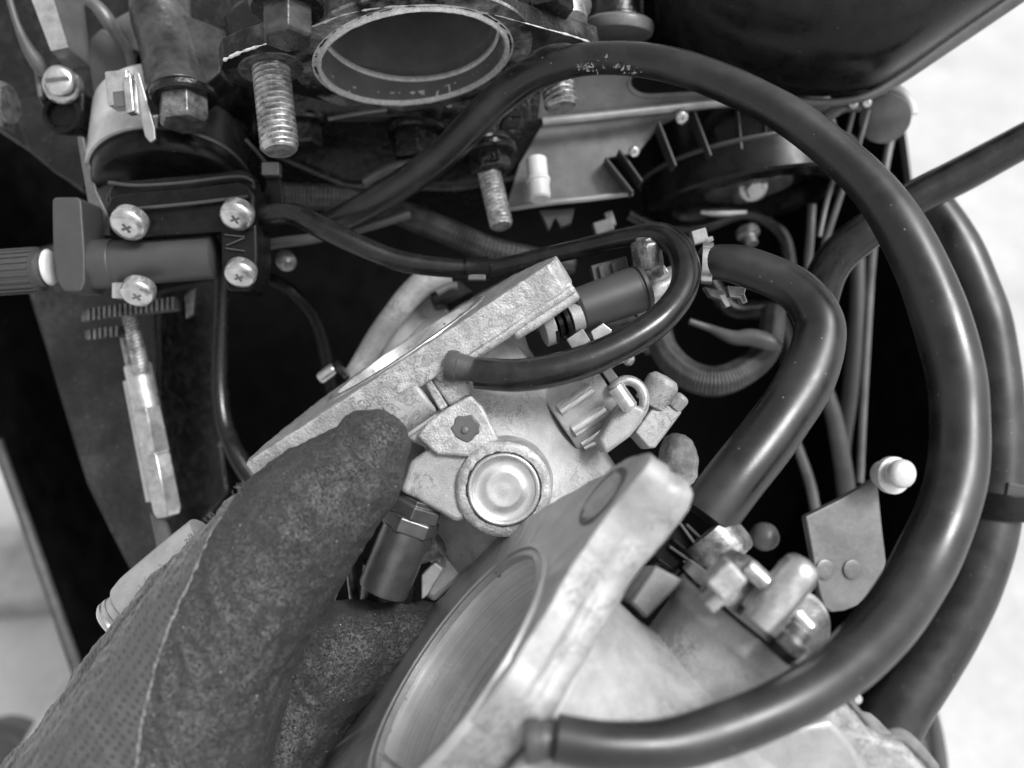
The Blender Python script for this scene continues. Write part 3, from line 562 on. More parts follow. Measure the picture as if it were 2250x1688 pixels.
# geared rack and linkage rod
t = thing('throttle_linkage', 'white hexagonal linkage rod with a threaded stem, hanging below the grey barrel', 'linkage', W(350, 1130, 22.5))
mb = MB(); RX = VN(1, .12, 0)
obox(mb, W(290, 684, 22.2), RX, CU, CB, 2.4, .24, .3); mb.build('rack', 'dsteel', t)
for i in range(17):
    mb = MB(); p = W(200 + i * 11.5, 692 - i * 1.6, 22.0); obox(mb, p, RX, CU, CB, .07, .3, .3); mb.build('tooth', 'dsteel', t, bevel=.01)
mb = MB(); obox(mb, W(232, 732, 22.6), RX, CU, CB, .9, .2, .3); mb.build('lower_rack', 'dsteel', t)
for i in range(6):
    mb = MB(); obox(mb, W(200 + i * 12, 736 - i * 1.6, 22.4), RX, CU, CB, .07, .26, .25); mb.build('tooth', 'dsteel', t, bevel=.01)
mb = MB(); plate([(405, 650), (430, 632), (424, 690), (408, 700)], 22.2, (0, 0, 1), .2, mb); mb.build('hook', 'dsteel', t, bevel=.02)
LA = (W(365, 1130, 22.6) - W(296, 795, 22.6)).normalized()
mb = MB(); lathe(mb, W(302, 800, 22.7), LA, [(0, .30), (.04, .34), (1.15, .34), (1.2, .3)], 32); mb.build('round_sleeve', 'zinc', t)
mb = MB(); lathe(mb, W(302, 800, 22.7) + LA * 1.1, LA, [(0, .32), (.06, .39), (1.2, .39), (1.25, .36), (1.3, .39), (2.7, .38), (2.85, .32), (2.9, .2)], 6, phase=.35); mb.build('hex_sleeve', 'bright', t, bevel=.03)
mb = MB(); lathe(mb, W(288, 835, 23.1), LA, [(0, .2), (3.2, .24)], 28); mb.build('rear_sleeve', 'zinc', t, bevel=.02)
stud(t, 'threaded_stem', W(286, 692, 22.4), LA, .21, 1.5, 'thread', pitch=.09, chamfer=False)
stud(t, 'threaded_stem', W(272, 742, 23.0), LA, .1, 1.1, 'thread', pitch=.09, chamfer=False)
mb = MB(); tube(mb, [(348, 1125, 22.7, 17), (352, 1150, 22.8, 16), (364, 1200, 23, 18), (372, 1270, 23, 18)], 16); mb.build('rod_end', 'greypaint', t)
# mottled plate behind the linkage
t = thing('side_plate', 'mottled grimy grey plate hanging behind the white linkage rod', 'plate', W(200, 1000, 25.5))
mb = MB(); plate([(20, 560), (180, 520), (340, 620), (345, 900), (360, 1180), (395, 1290), (310, 1300), (190, 1065), (110, 800), (62, 640)], 25.5, (.1, .1, 1), .35, mb); mb.build('plate', 'mottled', t, bevel=.08, rough=.06, rscale=1.5, sub=2)
mb = MB(); plate([(345, 640), (480, 610), (485, 980), (500, 1080), (420, 1180), (360, 1180), (346, 900)], 27, (-.2, .1, 1), .35, mb); mb.build('dark_plate', 'paint', t, bevel=.08, rough=.1, rscale=1.5, sub=2)
for pts, r, m, lab in (([(488, 600, 24.5, 17), (486, 700, 24.6, 17), (482, 830, 24.6, 18), (492, 930, 24.4, 19), (520, 1000, 24.1, 21), (560, 1060, 24, 24)], 1, 'rubber', 'thin black hose hanging down left of the dark opening'),):
    mb = MB(); tube(mb, pts, 20); tag(mb.build('hose', m), lab, 'hose')

# ================================================================== hoses
def endless(mb, pts, seg=28, sub=10): return sweep(mb, [(*W(x, y, d), cm(r, d) * (FPX * FPX / (FPX * FPX + (x - 1125) ** 2 + (y - 844) ** 2)) ** .7) for x, y, d, r in pts], seg, sub, wob=.035)
mb = MB(); big = [(715, 497, 21.5, 30), (760, 478, 21.3, 32), (860, 420, 21, 34), (970, 342, 20.5, 36), (1080, 232, 19.8, 39), (1180, 160, 19.2, 39), (1320, 128, 18.6, 39), (1500, 150, 18, 43), (1709, 241, 17.3, 47), (1853, 350, 16.8, 51), (1950, 455, 16.4, 58), (2033, 608, 16, 67), (2090, 780, 15.6, 71), (2108, 907, 15.4, 72), (2098, 1065, 15.1, 74), (2032, 1237, 14.6, 78), (1924, 1397, 13.6, 76), (1761, 1529, 12.7, 70), (1520, 1625, 12.1, 65), (1350, 1640, 11.9, 60), (1222, 1622, 11.9, 58)]
endless(mb, big); HOSE = tag(mb.build('large_hose', 'rubber_dusty', smooth=60), 'long black hose making the big loop round the right side to the front carburetor', 'hose')
mb = MB(); endless(mb, [(548, 472, 20.6, 25), (584, 472, 20.4, 25), (645, 470, 20.3, 26), (703, 498, 20.1, 27), (788, 540, 20, 26), (873, 572, 20, 24), (975, 588, 20, 22), (1070, 590, 20, 20), (1136, 577, 19.8, 20), (1271, 547, 19.3, 21), (1390, 521, 18.8, 24), (1451, 516, 18.4, 28), (1492, 545, 18, 31), (1508, 600, 17.6, 33), (1490, 656, 17.3, 33), (1434, 716, 17, 35), (1339, 772, 16.8, 36), (1238, 809, 16.7, 37), (1136, 825, 16.7, 37), (1046, 819, 16.8, 36)])
tag(mb.build('fuel_hose', 'rubber', smooth=60), 'slim black hose from the pump, looping back to the nipple on the rear carburetor', 'hose')
mb = MB(); endless(mb, [(1545, 580, 18.3, 38), (1585, 577, 18.1, 42), (1640, 587, 17.9, 47), (1737, 628, 17.5, 50), (1790, 685, 17.1, 56), (1800, 745, 16.9, 61), (1768, 840, 16.6, 66), (1696, 950, 16.3, 68), (1614, 1055, 16, 69), (1552, 1138, 15.9, 68)])
tag(mb.build('thick_hose', 'rubber_dusty', smooth=60), 'thick short black hose bent like a hook, right of the carburetors', 'hose')
mb = MB(); ring(mb, W(1555, 579, 18.3), VN(-1, .05, -.2), [(-.1, .34), (-.1, .43), (.12, .43), (.12, .34)], 32); tag(mb.build('hose_clamp', 'bright', bevel=.01), 'bright metal clamp ring on the upper end of the hook shaped hose', 'clamp')
t = thing('clamp_bolt', 'bright clamp ears and bolt just under the hook shaped hose', 'clamp', W(1600, 650, 18.6))
for pts, m in (([(1598, 628), (1640, 632), (1634, 655), (1604, 652)], 'zinc'), ([(1578, 648), (1592, 645), (1606, 672), (1596, 676)], 'zinc'), ([(1622, 646), (1636, 645), (1643, 664), (1632, 668)], 'bright'), ([(1548, 630), (1590, 640), (1592, 662), (1560, 650)], 'dsteel')):
    mb = MB(); plate(pts, 18.6, (0, 0, 1), .3, mb); mb.build('ear', m, t, bevel=.02)
mb = MB(); obox(mb, W(1535, 521, 19.3), VN(1, .3, 0), VN(-.3, 1, .2), CB, .34, .3, .3); obox(mb, W(1556, 528, 19.4), VN(1, .3, 0), VN(-.3, 1, .2), CB, .2, .12, .2); tag(mb.build('clamp_nut', 'zinc', bevel=.03), 'small pale metal block above the end of the hook shaped hose', 'nut')
mb = MB(); endless(mb, [(2330, 270, 20.5, 49), (2250, 310, 20.7, 49), (2120, 380, 21, 48), (2005, 440, 21.2, 47), (1893, 518, 21.4, 47), (1828, 580, 21.6, 46), (1800, 660, 21.8, 44), (1795, 760, 22, 42)])
tag(mb.build('control_cable', 'rubber', smooth=60), 'thick black cable entering from the right edge and passing behind the big loop', 'cable')
t = thing('bundle_tube', 'fat dusty black tube bowing down the right edge outside the big loop', 'tube', W(2050, 1540, 23))
mb = MB(); endless(mb, [(2050, 455, 23.8, 52), (2110, 555, 23.5, 58), (2170, 720, 23.2, 62), (2192, 900, 23, 66), (2190, 1070, 22.8, 70), (2150, 1240, 22.6, 76), (2080, 1390, 22.4, 80), (1990, 1530, 22.2, 84), (1930, 1640, 22, 84)]); mb.build('tube', 'rubber_dusty', t, smooth=60)
mb = MB(); ring(mb, W(2188, 1110, 22.8), VN(-.1, -1, 0), [(-.35, .8), (-.35, .92), (.3, .92), (.3, .8)], 36); mb.build('band', 'plastic', t, bevel=.03)
mb = MB(); obox(mb, W(2240, 1080, 22.3), VN(1, -.2, 0), VN(.2, 1, 0), CB, .9, .35, .5); mb.build('buckle', 'plastic_grey', t, bevel=.04)
def braid(pts, label, seg=24, sub=14):
    P = [(*W(x, y, d), cm(r, d)) for x, y, d, r in pts]
    Q = cr(P, sub); Q = cr(Q, 3)
    mb = MB(); sweep(mb, Q, 40, 1, lambda i, a: 1 + .09 * math.sin(i * .8 + 4 * a) * math.sin(i * .8 - 4 * a))
    tag(mb.build('braided_hose', 'braid', smooth=80), label, 'hose')
braid([(590, 425, 22.5, 27), (650, 432, 22.5, 28), (740, 436, 22.6, 28), (820, 450, 22.8, 27), (880, 468, 23, 27), (935, 490, 23, 28), (990, 512, 23, 28), (1075, 548, 23.2, 28), (1180, 572, 23.4, 26), (1260, 580, 23.6, 24)], 'braided black hose running behind the crossing hoses under the port')
braid([(1440, 700, 24, 30), (1460, 770, 23.6, 30), (1509, 822, 23.2, 32), (1577, 838, 23, 33), (1645, 808, 23.2, 31), (1688, 760, 23.6, 27), (1700, 680, 24, 25)], 'braided hose curving like a U inside the hook shaped hose')
mb = MB(); endless(mb, [(1515, 706, 23, 7), (1560, 722, 23, 9), (1611, 742, 22.8, 16), (1650, 742, 22.7, 20), (1690, 752, 22.6, 20), (1712, 762, 22.6, 14)], 18); tag(mb.build('elbow_fitting', 'greypaint'), 'pale metal elbow with a thin stem above the U shaped braided hose', 'fitting')
mb = MB(); endless(mb, [(572, 541, 21.6, 13), (620, 533, 21.6, 13), (690, 524, 21.5, 13), (800, 500, 21.6, 12), (900, 470, 21.8, 12)], 16); tag(mb.build('thin_tube', 'plastic_grey'), 'thin grey tube leaving the pump bracket under the fuel hose', 'tube')
mb = MB(); panx = W(630, 575, 22); lathe(mb, panx, VN(.3, -.2, .9), [(-.5, .25), (0, .25), (.05, .18), (.1, 0)], 20); tag(mb.build('small_bolt', 'dsteel', bevel=.02), 'small dark bolt below the thin grey tube', 'bolt')
t = thing('hose_tie', 'black tie with a pale square buckle at the right of the pump', 'tie', W(600, 400, 21.5))
mb = MB(); obox(mb, W(597, 374, 21.2), CR, CU, CB, .42, .32, .3); mb.build('buckle', 'bracket', t, bevel=.03)
mb = MB(); obox(mb, W(604, 415, 21.4), CR, VN(-.15, 1, 0), CB, .36, .7, .12); mb.build('strap', 'plastic', t, bevel=.02)
mb = MB(); tube(mb, [(540, 308, 21.8, 4), (565, 335, 21.6, 4), (590, 365, 21.4, 4)], 8); mb.build('tail', 'plastic_grey', t)
t = thing('joint_clip', 'translucent ribbed joint sleeve on the slim fuel hose', 'clip', W(1052, 590, 19.9))
mb = MB(); ring(mb, W(1050, 590, 19.9), VN(1, .03, 0), [(-.25, .2), (-.25, .27), (-.1, .25), (.1, .25), (.25, .27), (.25, .2)], 24); mb.build('sleeve', 'plastic', t)
mb = MB(); obox(mb, W(1048, 610, 19.8), CR, CU, CB, .4, .14, .2); mb.build('catch', 'bracket', t, bevel=.03)

def torn(hose, spots, seed):
    rnd = random.Random(seed); mb = MB()
    for x, y, d, sp, k in spots:
        for i in range(k):
            p = W(x + rnd.uniform(-sp, sp), y + rnd.uniform(-sp, sp) * .35, d); s_ = rnd.uniform(.02, .07)
            q = [p + Vector([rnd.uniform(-s_, s_) for _ in range(3)]) for _ in range(4)]; mb.add(q, [(0, 1, 2), (0, 2, 3), (0, 3, 1), (1, 3, 2)])
    o = mb.build('torn_flakes', 'fibre', hose); o['kind'] = 'stuff'
torn(HOSE, [(1290, 148, 18.2, 26, 34), (1385, 152, 18.1, 30, 26), (1345, 140, 18.2, 60, 18)], 3)

# ================================================================== carburetors
def carbframe(O, nrm, udir):
    n_ = VN(*nrm); u_ = V(*udir); u_ = (u_ - n_ * u_.dot(n_)).normalized(); v_ = n_.cross(u_); v_ = v_ if v_.dot(CB) < 0 else -v_
    return n_, u_, v_          # v points away from the viewer
def chamber(t, O, n_, u_, v_, L0, L1, r, dn, dv=0):
    c = O - n_ * dn + v_ * dv
    mb = MB(); lathe(mb, c + u_ * L0, u_, [(0, r * .98), (L1 - L0 - .5, r), (L1 - L0 - .35, r * 1.07), (L1 - L0, r * 1.07)], 56); mb.build('float_chamber', 'cast', t, bevel=.04, rough=.05, rscale=.5, sub=1)
    mb = MB(); lathe(mb, c + u_ * (L1 + .003), u_, [(0, r * 1.0), (.05, r * 1.0)], 48); mb.build('gasket', 'plastic', t)
    mb = MB(); lathe(mb, c + u_ * (L1 + .05), u_, [(0, r * 1.13), (.2, r * 1.13), (.22, r)], 48); mb.build('end_plate', 'rolled', t, bevel=.02)
    return c
# ---- rear carburetor (in focus)
O1 = W(893, 764, 19.2); n1, u1, v1 = carbframe(O1, (-.545, .826, .165), (.834, .55, 0))
t = thing('carburetor', 'pale cast carburetor in sharp focus with a round polished plug, touched by the gloved thumb', 'carburetor', O1 - n1 * 3.3); CA = t
uv = lambda a, b, h=0: O1 + u1 * a + v1 * b + n1 * h
out = [uv(*p) for p in [(-3.62, -2.3), (-2.5, -2.38), (-1.2, -2.45), (0, -2.42), (1.4, -2.45), (2.6, -2.38), (3.3, -2.4), (3.5, -2.2), (3.62, -1.6), (3.2, -.2), (2.5, 1.4), (1.2, 2.4), (-1.0, 2.4), (-2.5, 1.4), (-3.4, -.4), (-3.7, -1.7)]]
mb = MB(); flange(mb, out, O1, n1, 1.75, .62, u1); fl = mb.build('flange', 'cast_rough', t, bevel=.04, rough=.045, rscale=.35, sub=2)
mb = MB(); ring(mb, O1, n1, [(.02, 1.74), (.035, 1.8), (.035, 1.95), (.02, 2.0), (-.1, 2.0), (-.1, 1.74)], 72); mb.build('bore_lip', 'machined', fl)
mb = MB(); ring(mb, O1, n1, [(.0, 1.748), (-3.6, 1.70), (-3.6, 1.75), (0, 1.752)], 72); mb.build('bore', 'machined', t)
mb = MB(); obox(mb, uv(1.9, -2.15, -.66), u1, n1, v1, 3.2, .22, .5); obox(mb, uv(2.75, -2.05, -.7), u1, n1, v1, 1.5, .45, .6); mb.build('flange_web', 'cast_rough', t, bevel=.1, seg=3, rough=.05, rscale=.3, sub=2)
mb = MB(); ring(mb, uv(.1, 0, -.55), -n1, [(0, 2.2), (.4, 2.1), (1.0, 2.1), (3.0, 2.2), (3.3, 2.3), (4.6, 2.3), (4.7, 2.1), (4.7, 1.8), (0, 1.8)], 72)
mb.build('body', 'cast', t, bevel=.06, rough=.1, rscale=.7, sub=1)
mb = MB(); lathe(mb, uv(1.6, -.3, -.3), -n1, [(0, .9), (.5, .8), (1.3, .55), (1.5, .2)], 32); mb.build('rib', 'cast', t, rough=.06, rscale=.4, sub=1)
# boss and web next to the flange, with the pocket
zf = VN(.03, .06, 1)
def pl(px, d, th, m, name, bevel=.05, par=None, n=(.03, .06, 1), rough=.0, sub=0, seg=3, rs=.3):
    mb = MB(); plate(px, d, n, th, mb); return mb.build(name, m, par or t, bevel=bevel, seg=seg, rough=rough, rscale=rs, sub=sub)
pl([(940, 985), (900, 1015), (878, 1080), (934, 1109), (1002, 1150), (1030, 1142), (1090, 1120), (1110, 1000), (1097, 968), (1060, 893), (1034, 866), (985, 894), (893, 965)], 16.85, 1.5, 'cast', 'shaft_housing', .1, rough=.07, sub=2, rs=.35)
pl([(985, 894), (1034, 868), (1060, 893), (1098, 968), (1060, 985), (1030, 1005), (960, 1000), (915, 960), (940, 926)], 16.76, .3, 'cast_rough', 'raised_pad', .06, rough=.03, sub=2)
mb = MB(); vs = []; c_ = W(1023, 941, 16.74)
n_ = 18; prism(mb, [W(1023 + 30 * (1 + .14 * math.sin(k * 2.3)) * math.cos(2 * math.pi * k / n_), 941 + 30 * (1 + .12 * math.sin(k * 1.7 + 1)) * math.sin(2 * math.pi * k / n_), 16.73) for k in range(n_)], -CB * .2); o = mb.build('sealed_screw', 'greypaint', t, bevel=.03, seg=3)
mb = MB(); lathe(mb, W(1022, 945, 16.72), zf, [(0, .07), (.03, .06), (.04, 0)], 16); mb.build('pip', 'bracket', o)
pl([(800, 900), (850, 868), (938, 822), (966, 880), (972, 905), (890, 965), (820, 960)], 17.5, 1.2, 'face', 'pocket', .05, rough=.03, sub=1)
pl([(925, 830), (942, 824), (985, 892), (968, 905)], 17.0, 1.0, 'cast_rough', 'pocket_rim', .04, rough=.04, sub=2)
pl([(942, 824), (1010, 788), (1030, 840), (1034, 868), (985, 893)], 17.05, 1.2, 'cast_rough', 'web', .06, rough=.07, sub=2)
mb = MB(); lathe(mb, W(862, 917, 17.25), VN(.8, .58, 0), [(0, .46), (.75, .46), (.8, .42)], 36); mb.build('shaft_end', 'cast', t, bevel=.04)
pl([(800, 905), (820, 935), (880, 965), (886, 976), (905, 960), (980, 905), (972, 893), (890, 950), (830, 915)], 17.1, .6, 'face', 'pocket_floor', .05)
# plug
PC = W(1107, 1075, 16.75); zp = VN(.02, .02, 1)
mb = MB(); lathe(mb, PC - zp * 1.2, zp, [(0, 1.02), (1.0, .93), (1.2, .9), (1.24, .84), (1.24, .71), (1.16, .69), (1.16, 0)], 72); mb.build('plug_boss', 'cast_rough', t, rough=.045, rscale=.16, sub=1, smooth=40)
mb = MB(); lathe(mb, PC + zp * .03, zp, [(0, .68), (.03, .685), (.06, .665), (.065, .64), (.03, .60), (.0, .57), (.005, .4), (.03, .36), (.035, .3), (.01, .2), (.015, .1), (.02, 0)], 72); mb.build('plug', 'plug', t, smooth=80)
mb = MB(); ring(mb, PC, zp, [(.03, .70), (.045, .715), (.03, .735), (0, .735), (0, .70)], 72); mb.build('dark_ring', 'greypaint', t, smooth=60)  # dark ring coloured as the shaded gap round the plug
# hose nipple with its cone
nd = VN(1, -.18, .12)
mb = MB(); lathe(mb, W(985, 802, 16.95), nd, [(-.02, .29), (.05, .31), (.18, .30), (.2, .27), (.38, .25), (.4, .235), (.7, .235)], 40); mb.build('nipple', 'spigot', t, smooth=30)
# fuel inlet: collars, black barrel and greasy cap
ia = VN(.9, .32, -.12)
for x, y, r, L, m in ((1190, 722, .40, .25, 'cast'), (1207, 719, .37, .1, 'plastic'), (1222, 714, .28, .12, 'plastic'), (1237, 708, .36, .1, 'plastic'), (1252, 702, .3, .25, 'cast')):
    mb = MB(); lathe(mb, W(x, y, 18.3), ia, [(0, r), (L, r)], 36); mb.build('collar', m, t, bevel=.02)
mb = MB(); lathe(mb, W(1264, 684, 18.5), ia, [(0, .40), (.1, .46), (1.4, .5), (1.42, .47), (1.46, .47), (1.47, .52), (1.56, .52), (1.6, .46), (1.6, 0)], 44); mb.build('inlet_barrel', 'plastic_grey', t, bevel=.02, smooth=40)
t2 = thing('greasy_fitting', 'greasy dark knob standing between the fuel hose loop and the black barrel', 'fitting', W(1430, 600, 18.9))
mb = MB(); lathe(mb, W(1426, 588, 18.6), VN(-.2, .95, .3), [(-.2, .3), (.0, .3), (.04, .33), (.5, .32), (.56, .28), (.6, .2), (.64, .2), (.66, 0)], 10); mb.build('knob', 'dsteel', t2, bevel=.03, rough=.05, rscale=.15, sub=2)
mb = MB(); lathe(mb, W(1385, 660, 19.2), ia, [(0, .4), (1.2, .42)], 32); lathe(mb, W(1420, 625, 19.2), VN(.8, .5, 0), [(0, .3), (.5, .3)], 24); mb.build('stub', 'zinc', t2, bevel=.03)
mb = MB(); obox(mb, W(1340, 600, 19.4), VN(.9, .25, 0), VN(-.2, .9, 0), CB, .8, .5, .4); obox(mb, W(1322, 598, 19.15), VN(.9, .25, 0), VN(-.2, .9, 0), CB, .12, .3, .1); obox(mb, W(1350, 592, 19.15), VN(.9, .25, 0), VN(-.2, .9, 0), CB, .12, .3, .1); mb.build('base', 'plastic_grey', t2, bevel=.03)
# small bright bits at the inlet
mb = MB(); plate([(1298, 728), (1325, 710), (1345, 725), (1340, 745), (1306, 750)], 18.2, (0, 0, 1), .2, mb); obox(mb, W(1270, 748, 18.3), u1, n1, CB, .4, .3, .3); mb.build('inlet_bracket', 'zinc', t, bevel=.02)
mb = MB(); lathe(mb, W(1365, 780, 18.6), VN(.7, -.5, .4), [(0, .12), (.25, .13), (.3, .08)], 16); mb.build('pin', 'zinc', t, bevel=.01)
# float chamber and its far end
e = chamber(t, O1, n1, u1, v1, 1.85, 3.1, .85, 3.1, -.7)
for a_ in (-42, -8, 28):
    dd = -v1 * math.cos(R(a_)) + n1 * math.sin(R(a_)); mb = MB(); sweep(mb, [(*(e + u1 * 2.0 + dd * .74), .17), (*(e + u1 * 2.8 + dd * .78), .18)], 16, 3); mb.build('casting_rib', 'machined', t, smooth=60)
mb = MB(); P = []
for k in range(10):
    an = R(150 - 26 * k); P.append((*W(1378 + 38 * math.cos(an), 880 - 44 * math.sin(an), 18.0), .11))
sweep(mb, P, 14, 4); mb.build('hook', 'zinc', t, smooth=60)
mb = MB(); lathe(mb, W(1352, 850, 17.6), VN(.55, -.8, .1), [(0, .12), (.02, .17), (.5, .17), (.55, .12)], 20); mb.build('hook_pin', 'zinc', t)
pl([(1352, 905), (1372, 878), (1420, 900), (1412, 925), (1385, 960), (1330, 1000), (1316, 966)], 17.7, .8, 'cast', 'lug', .08, rough=.04, sub=1)
mb = MB(); plate([(1395, 950), (1445, 880), (1500, 905), (1440, 985), (1425, 985)], 18.4, (.1, .1, 1), .7, mb); lathe(mb, W(1428, 890, 18.7), VN(.45, .8, .1), [(0, .36), (.55, .36), (.68, .26), (.7, 0)], 28)
lathe(mb, W(1478, 898, 18.6), VN(.6, .7, .1), [(0, .17), (.3, .17), (.36, .1)], 18); mb.build('union', 'cast', t, bevel=.05, seg=3)
mb = MB(); plate([(1470, 1010), (1480, 950), (1520, 955), (1545, 1000), (1540, 1060), (1490, 1080)], 19.3, (.2, .1, 1), .8, mb); mb.build('corroded_lug', 'cast_rough', t, bevel=.28, seg=5, rough=.12, rscale=.25, sub=2)
# brass fitting below the shaft housing
ba = VN(-.38, -.92, -.05); b0 = W(925, 1093, 17.25)
mb = MB(); lathe(mb, b0, ba, [(0, .5), (.1, .5), (.12, .56), (.36, .56), (.42, .47)], 6, phase=.2); o = mb.build('lock_nut', 'brass', t, bevel=.025)
mb = MB(); lathe(mb, b0 + ba * .36, ba, [(0, .5), (.04, .57), (.3, .57), (.36, .5)], 6, phase=.5); mb.build('hex_nut', 'brass', t, bevel=.025)
mb = MB(); lathe(mb, b0 + ba * .68, ba, [(0, .5), (1.25, .5), (1.3, .48), (1.31, .3), (1.2, .28)], 48); mb.build('fitting_sleeve', 'brass', t, smooth=30)
mb = MB(); lathe(mb, W(860, 1240, 18.3), VN(-.15, -1, -.1), [(0, .6), (.9, .55), (1.8, .7)], 32); mb.build('rubber_boot', 'rubber', t, smooth=40)
pl([(958, 1150), (1060, 1150), (1080, 1200), (1010, 1280), (950, 1330), (920, 1300), (965, 1240)], 18.4, 1.5, 'face', 'lower_body', .15, rough=.08, sub=1)
pl([(925, 1265), (955, 1235), (975, 1250), (940, 1310), (925, 1320)], 17.9, .4, 'cast', 'small_lug', .05)
mb = MB(); lathe(mb, W(930, 1215, 17.9), VN(.9, .5, .2), [(-.1, .2), (.4, .26)], 20); mb.build('small_spout', 'dsteel', t)
for pts, lab in (([(768, 1235, 18.5, 10), (775, 1290, 18.6, 11), (782, 1350, 18.8, 11)], 'upright thin tube in the gap, next to the brass fitting'), ([(745, 1270, 19.5, 8), (728, 1320, 19.5, 9), (715, 1360, 19.5, 9)], 'slanting thin tube in the gap, next to the gloved thumb')):
    mb = MB(); tube(mb, pts, 14); tag(mb.build('drain_tube', 'dsteel'), lab, 'tube', 'thin tubes in the gap beside the brass fitting')
# pale arm and pin behind the rear flange
t = thing('rear_carburetor', 'blurred pale cast arm of a third carburetor behind the rear flange', 'carburetor', W(850, 780, 22))
mb = MB(); P = [(*W(x, y, 22.5), cm(r, 22.5)) for x, y, r in [(772, 835, 22), (800, 790, 24), (835, 735, 26), (868, 690, 27), (900, 650, 28), (935, 620, 28), (990, 605, 26)]]; sweep(mb, P, 20, 5, lambda i, a: 1); mb.build('arm', 'cast', t, smooth=60)
mb = MB(); plate([(800, 820), (820, 740), (900, 640), (960, 620), (990, 700), (900, 790)], 23.4, (0, 0, 1), .5, mb); mb.build('web', 'face', t, bevel=.1)
mb = MB(); plate([(890, 660), (903, 668), (935, 700), (880, 760), (830, 800)], 23.2, (0, .2, 1), .2, mb); mb.build('panel', 'cast', t, bevel=.03)
mb = MB(); plate([(940, 625), (1010, 615), (1040, 640), (990, 665), (950, 670)], 22.6, (0, .2, 1), .6, mb); mb.build('clip', 'plastic', t, bevel=.06); mb = MB(); tube(mb, [(960, 643, 22, 9), (985, 630, 22, 9), (1005, 628, 22, 9)], 10); mb.build('spring_clip', 'bracket', t)
mb = MB(); tube(mb, [(700, 835, 21.8, 13), (718, 822, 21.8, 14), (736, 808, 21.8, 14)], 16, 2); tag(mb.build('locating_pin', 'bright', bevel=.08, seg=3), 'short bright pin sticking out beyond the far end of the flange', 'pin')
mb = MB(); lathe(mb, W(748, 815, 21.9), VN(.8, .6, 0), [(-.05, .2), (-.02, .28), (.1, .28), (.12, .2)], 24); tag(mb.build('pin_collar', 'rubber'), 'black collar at the inner end of the short bright pin', 'collar')
# odd parts in the middle distance
for pts, m, lab in (([(1120, 640, 26, 30), (1180, 700, 26, 30), (1300, 720, 26, 32), (1420, 690, 26, 30), (1500, 600, 26, 30)], 'rubber', 'black hose in the shadow behind the slim hose loop'),
                    ([(1380, 470, 25, 16), (1450, 500, 25.2, 16), (1540, 500, 25.5, 16), (1640, 470, 25.8, 16), (1720, 520, 26, 16), (1740, 640, 26, 16)], 'rubber', 'thin black hose running under the ribbed drum'),
                    ([(1560, 620, 25.5, 22), (1610, 680, 25.5, 22), (1700, 690, 25.5, 22), (1730, 800, 25.5, 22), (1690, 900, 25.5, 22)], 'plastic', 'black cable behind the pale elbow fitting'),
                    ([(560, 600, 26, 14), (640, 640, 26, 14), (700, 720, 26.5, 14), (730, 860, 27, 14)], 'plastic', 'thin black cable in the dark opening left of the pale arm')):
    mb = MB(); endless(mb, pts, 18); tag(mb.build('dark_hose', m, smooth=60), lab, 'hose')
mb = MB(); lathe(mb, W(1640, 505, 24.5), VN(.2, -.9, .4), [(0, .32), (.2, .32), (.24, .2), (.5, .18)], 24); tag(mb.build('drum_bolt', 'dsteel', bevel=.02), 'dull bolt hanging under the ribbed drum', 'bolt')
mb = MB(); ring(mb, W(1440, 742, 24.6), VN(.6, -.6, .2), [(-.15, .42), (-.15, .52), (.15, .52), (.15, .42)], 32); tag(mb.build('hose_band', 'dsteel'), 'dull metal band round the left end of the U shaped hose', 'clamp')
mb = MB(); plate([(1185, 462), (1262, 458), (1255, 490), (1232, 500), (1220, 478), (1205, 508), (1196, 485)], 23.5, (0, 0, 1), .3, mb); tag(mb.build('vee_bracket', 'greypaint', bevel=.03), 'small grey V shaped bracket under the folded metal shelf', 'bracket')
mb = MB(); obox(mb, W(1325, 500, 23), VN(1, .3, 0), VN(-.3, 1, 0), CB, .5, .32, .4); obox(mb, W(1340, 482, 23.2), VN(1, .3, 0), VN(-.3, 1, 0), CB, .22, .4, .2); tag(mb.build('square_nut', 'bracket', bevel=.03), 'grey square nut just above the slim hose, left of the greasy knob', 'nut')


# ---- front carburetor
n2_ = (-.77, .615, .13); O2 = W(1002, 1452, 14.3); n2, u2, v2 = carbframe(O2, n2_, (.627, .78, 0))
t = thing('carburetor', 'large blurred foreground carburetor with an open machined bore and a bright flange edge', 'carburetor', O2 - n2 * 3.3)
px = [(1424, 985), (1350, 1022), (1278, 1068), (1217, 1100), (1142, 1148), (1097, 1173), (1060, 1217), (1002, 1275), (924, 1360), (863, 1441), (839, 1492), (768, 1596), (700, 1690), (640, 1790), (650, 1850), (760, 1840), (860, 1760), (924, 1681), (1005, 1607), (1073, 1535), (1109, 1492), (1146, 1424), (1204, 1339), (1238, 1271), (1305, 1170), (1353, 1105), (1407, 1044), (1432, 1005)]
mb = MB(); flange(mb, [onp(x, y, O2, n2) for x, y in px], O2, n2, 2.05, .95, u2, [(0, .035), (.02, .0), (.36, -.01), (.42, .035), (.52, .04), (.6, .0), (.76, .0), (.87, .06), (.93, .16), (.95, .28)], 2); fl = mb.build('flange', 'face', t, bevel=0, rough=.09, rscale=.5, sub=1)
fl.data.materials.append(M['cast'])
for p in fl.data.polygons:
    if abs(p.normal.dot(n2)) < .5: p.material_index = 1
mb = MB(); ring(mb, O2, n2, [(.0, 2.3), (.05, 2.28), (.05, 2.2), (-.0, 2.17), (.03, 2.1), (.02, 2.04), (-.1, 2.04), (-.1, 2.3)], 96); mb.build('bore_lip', 'face', fl, smooth=50)
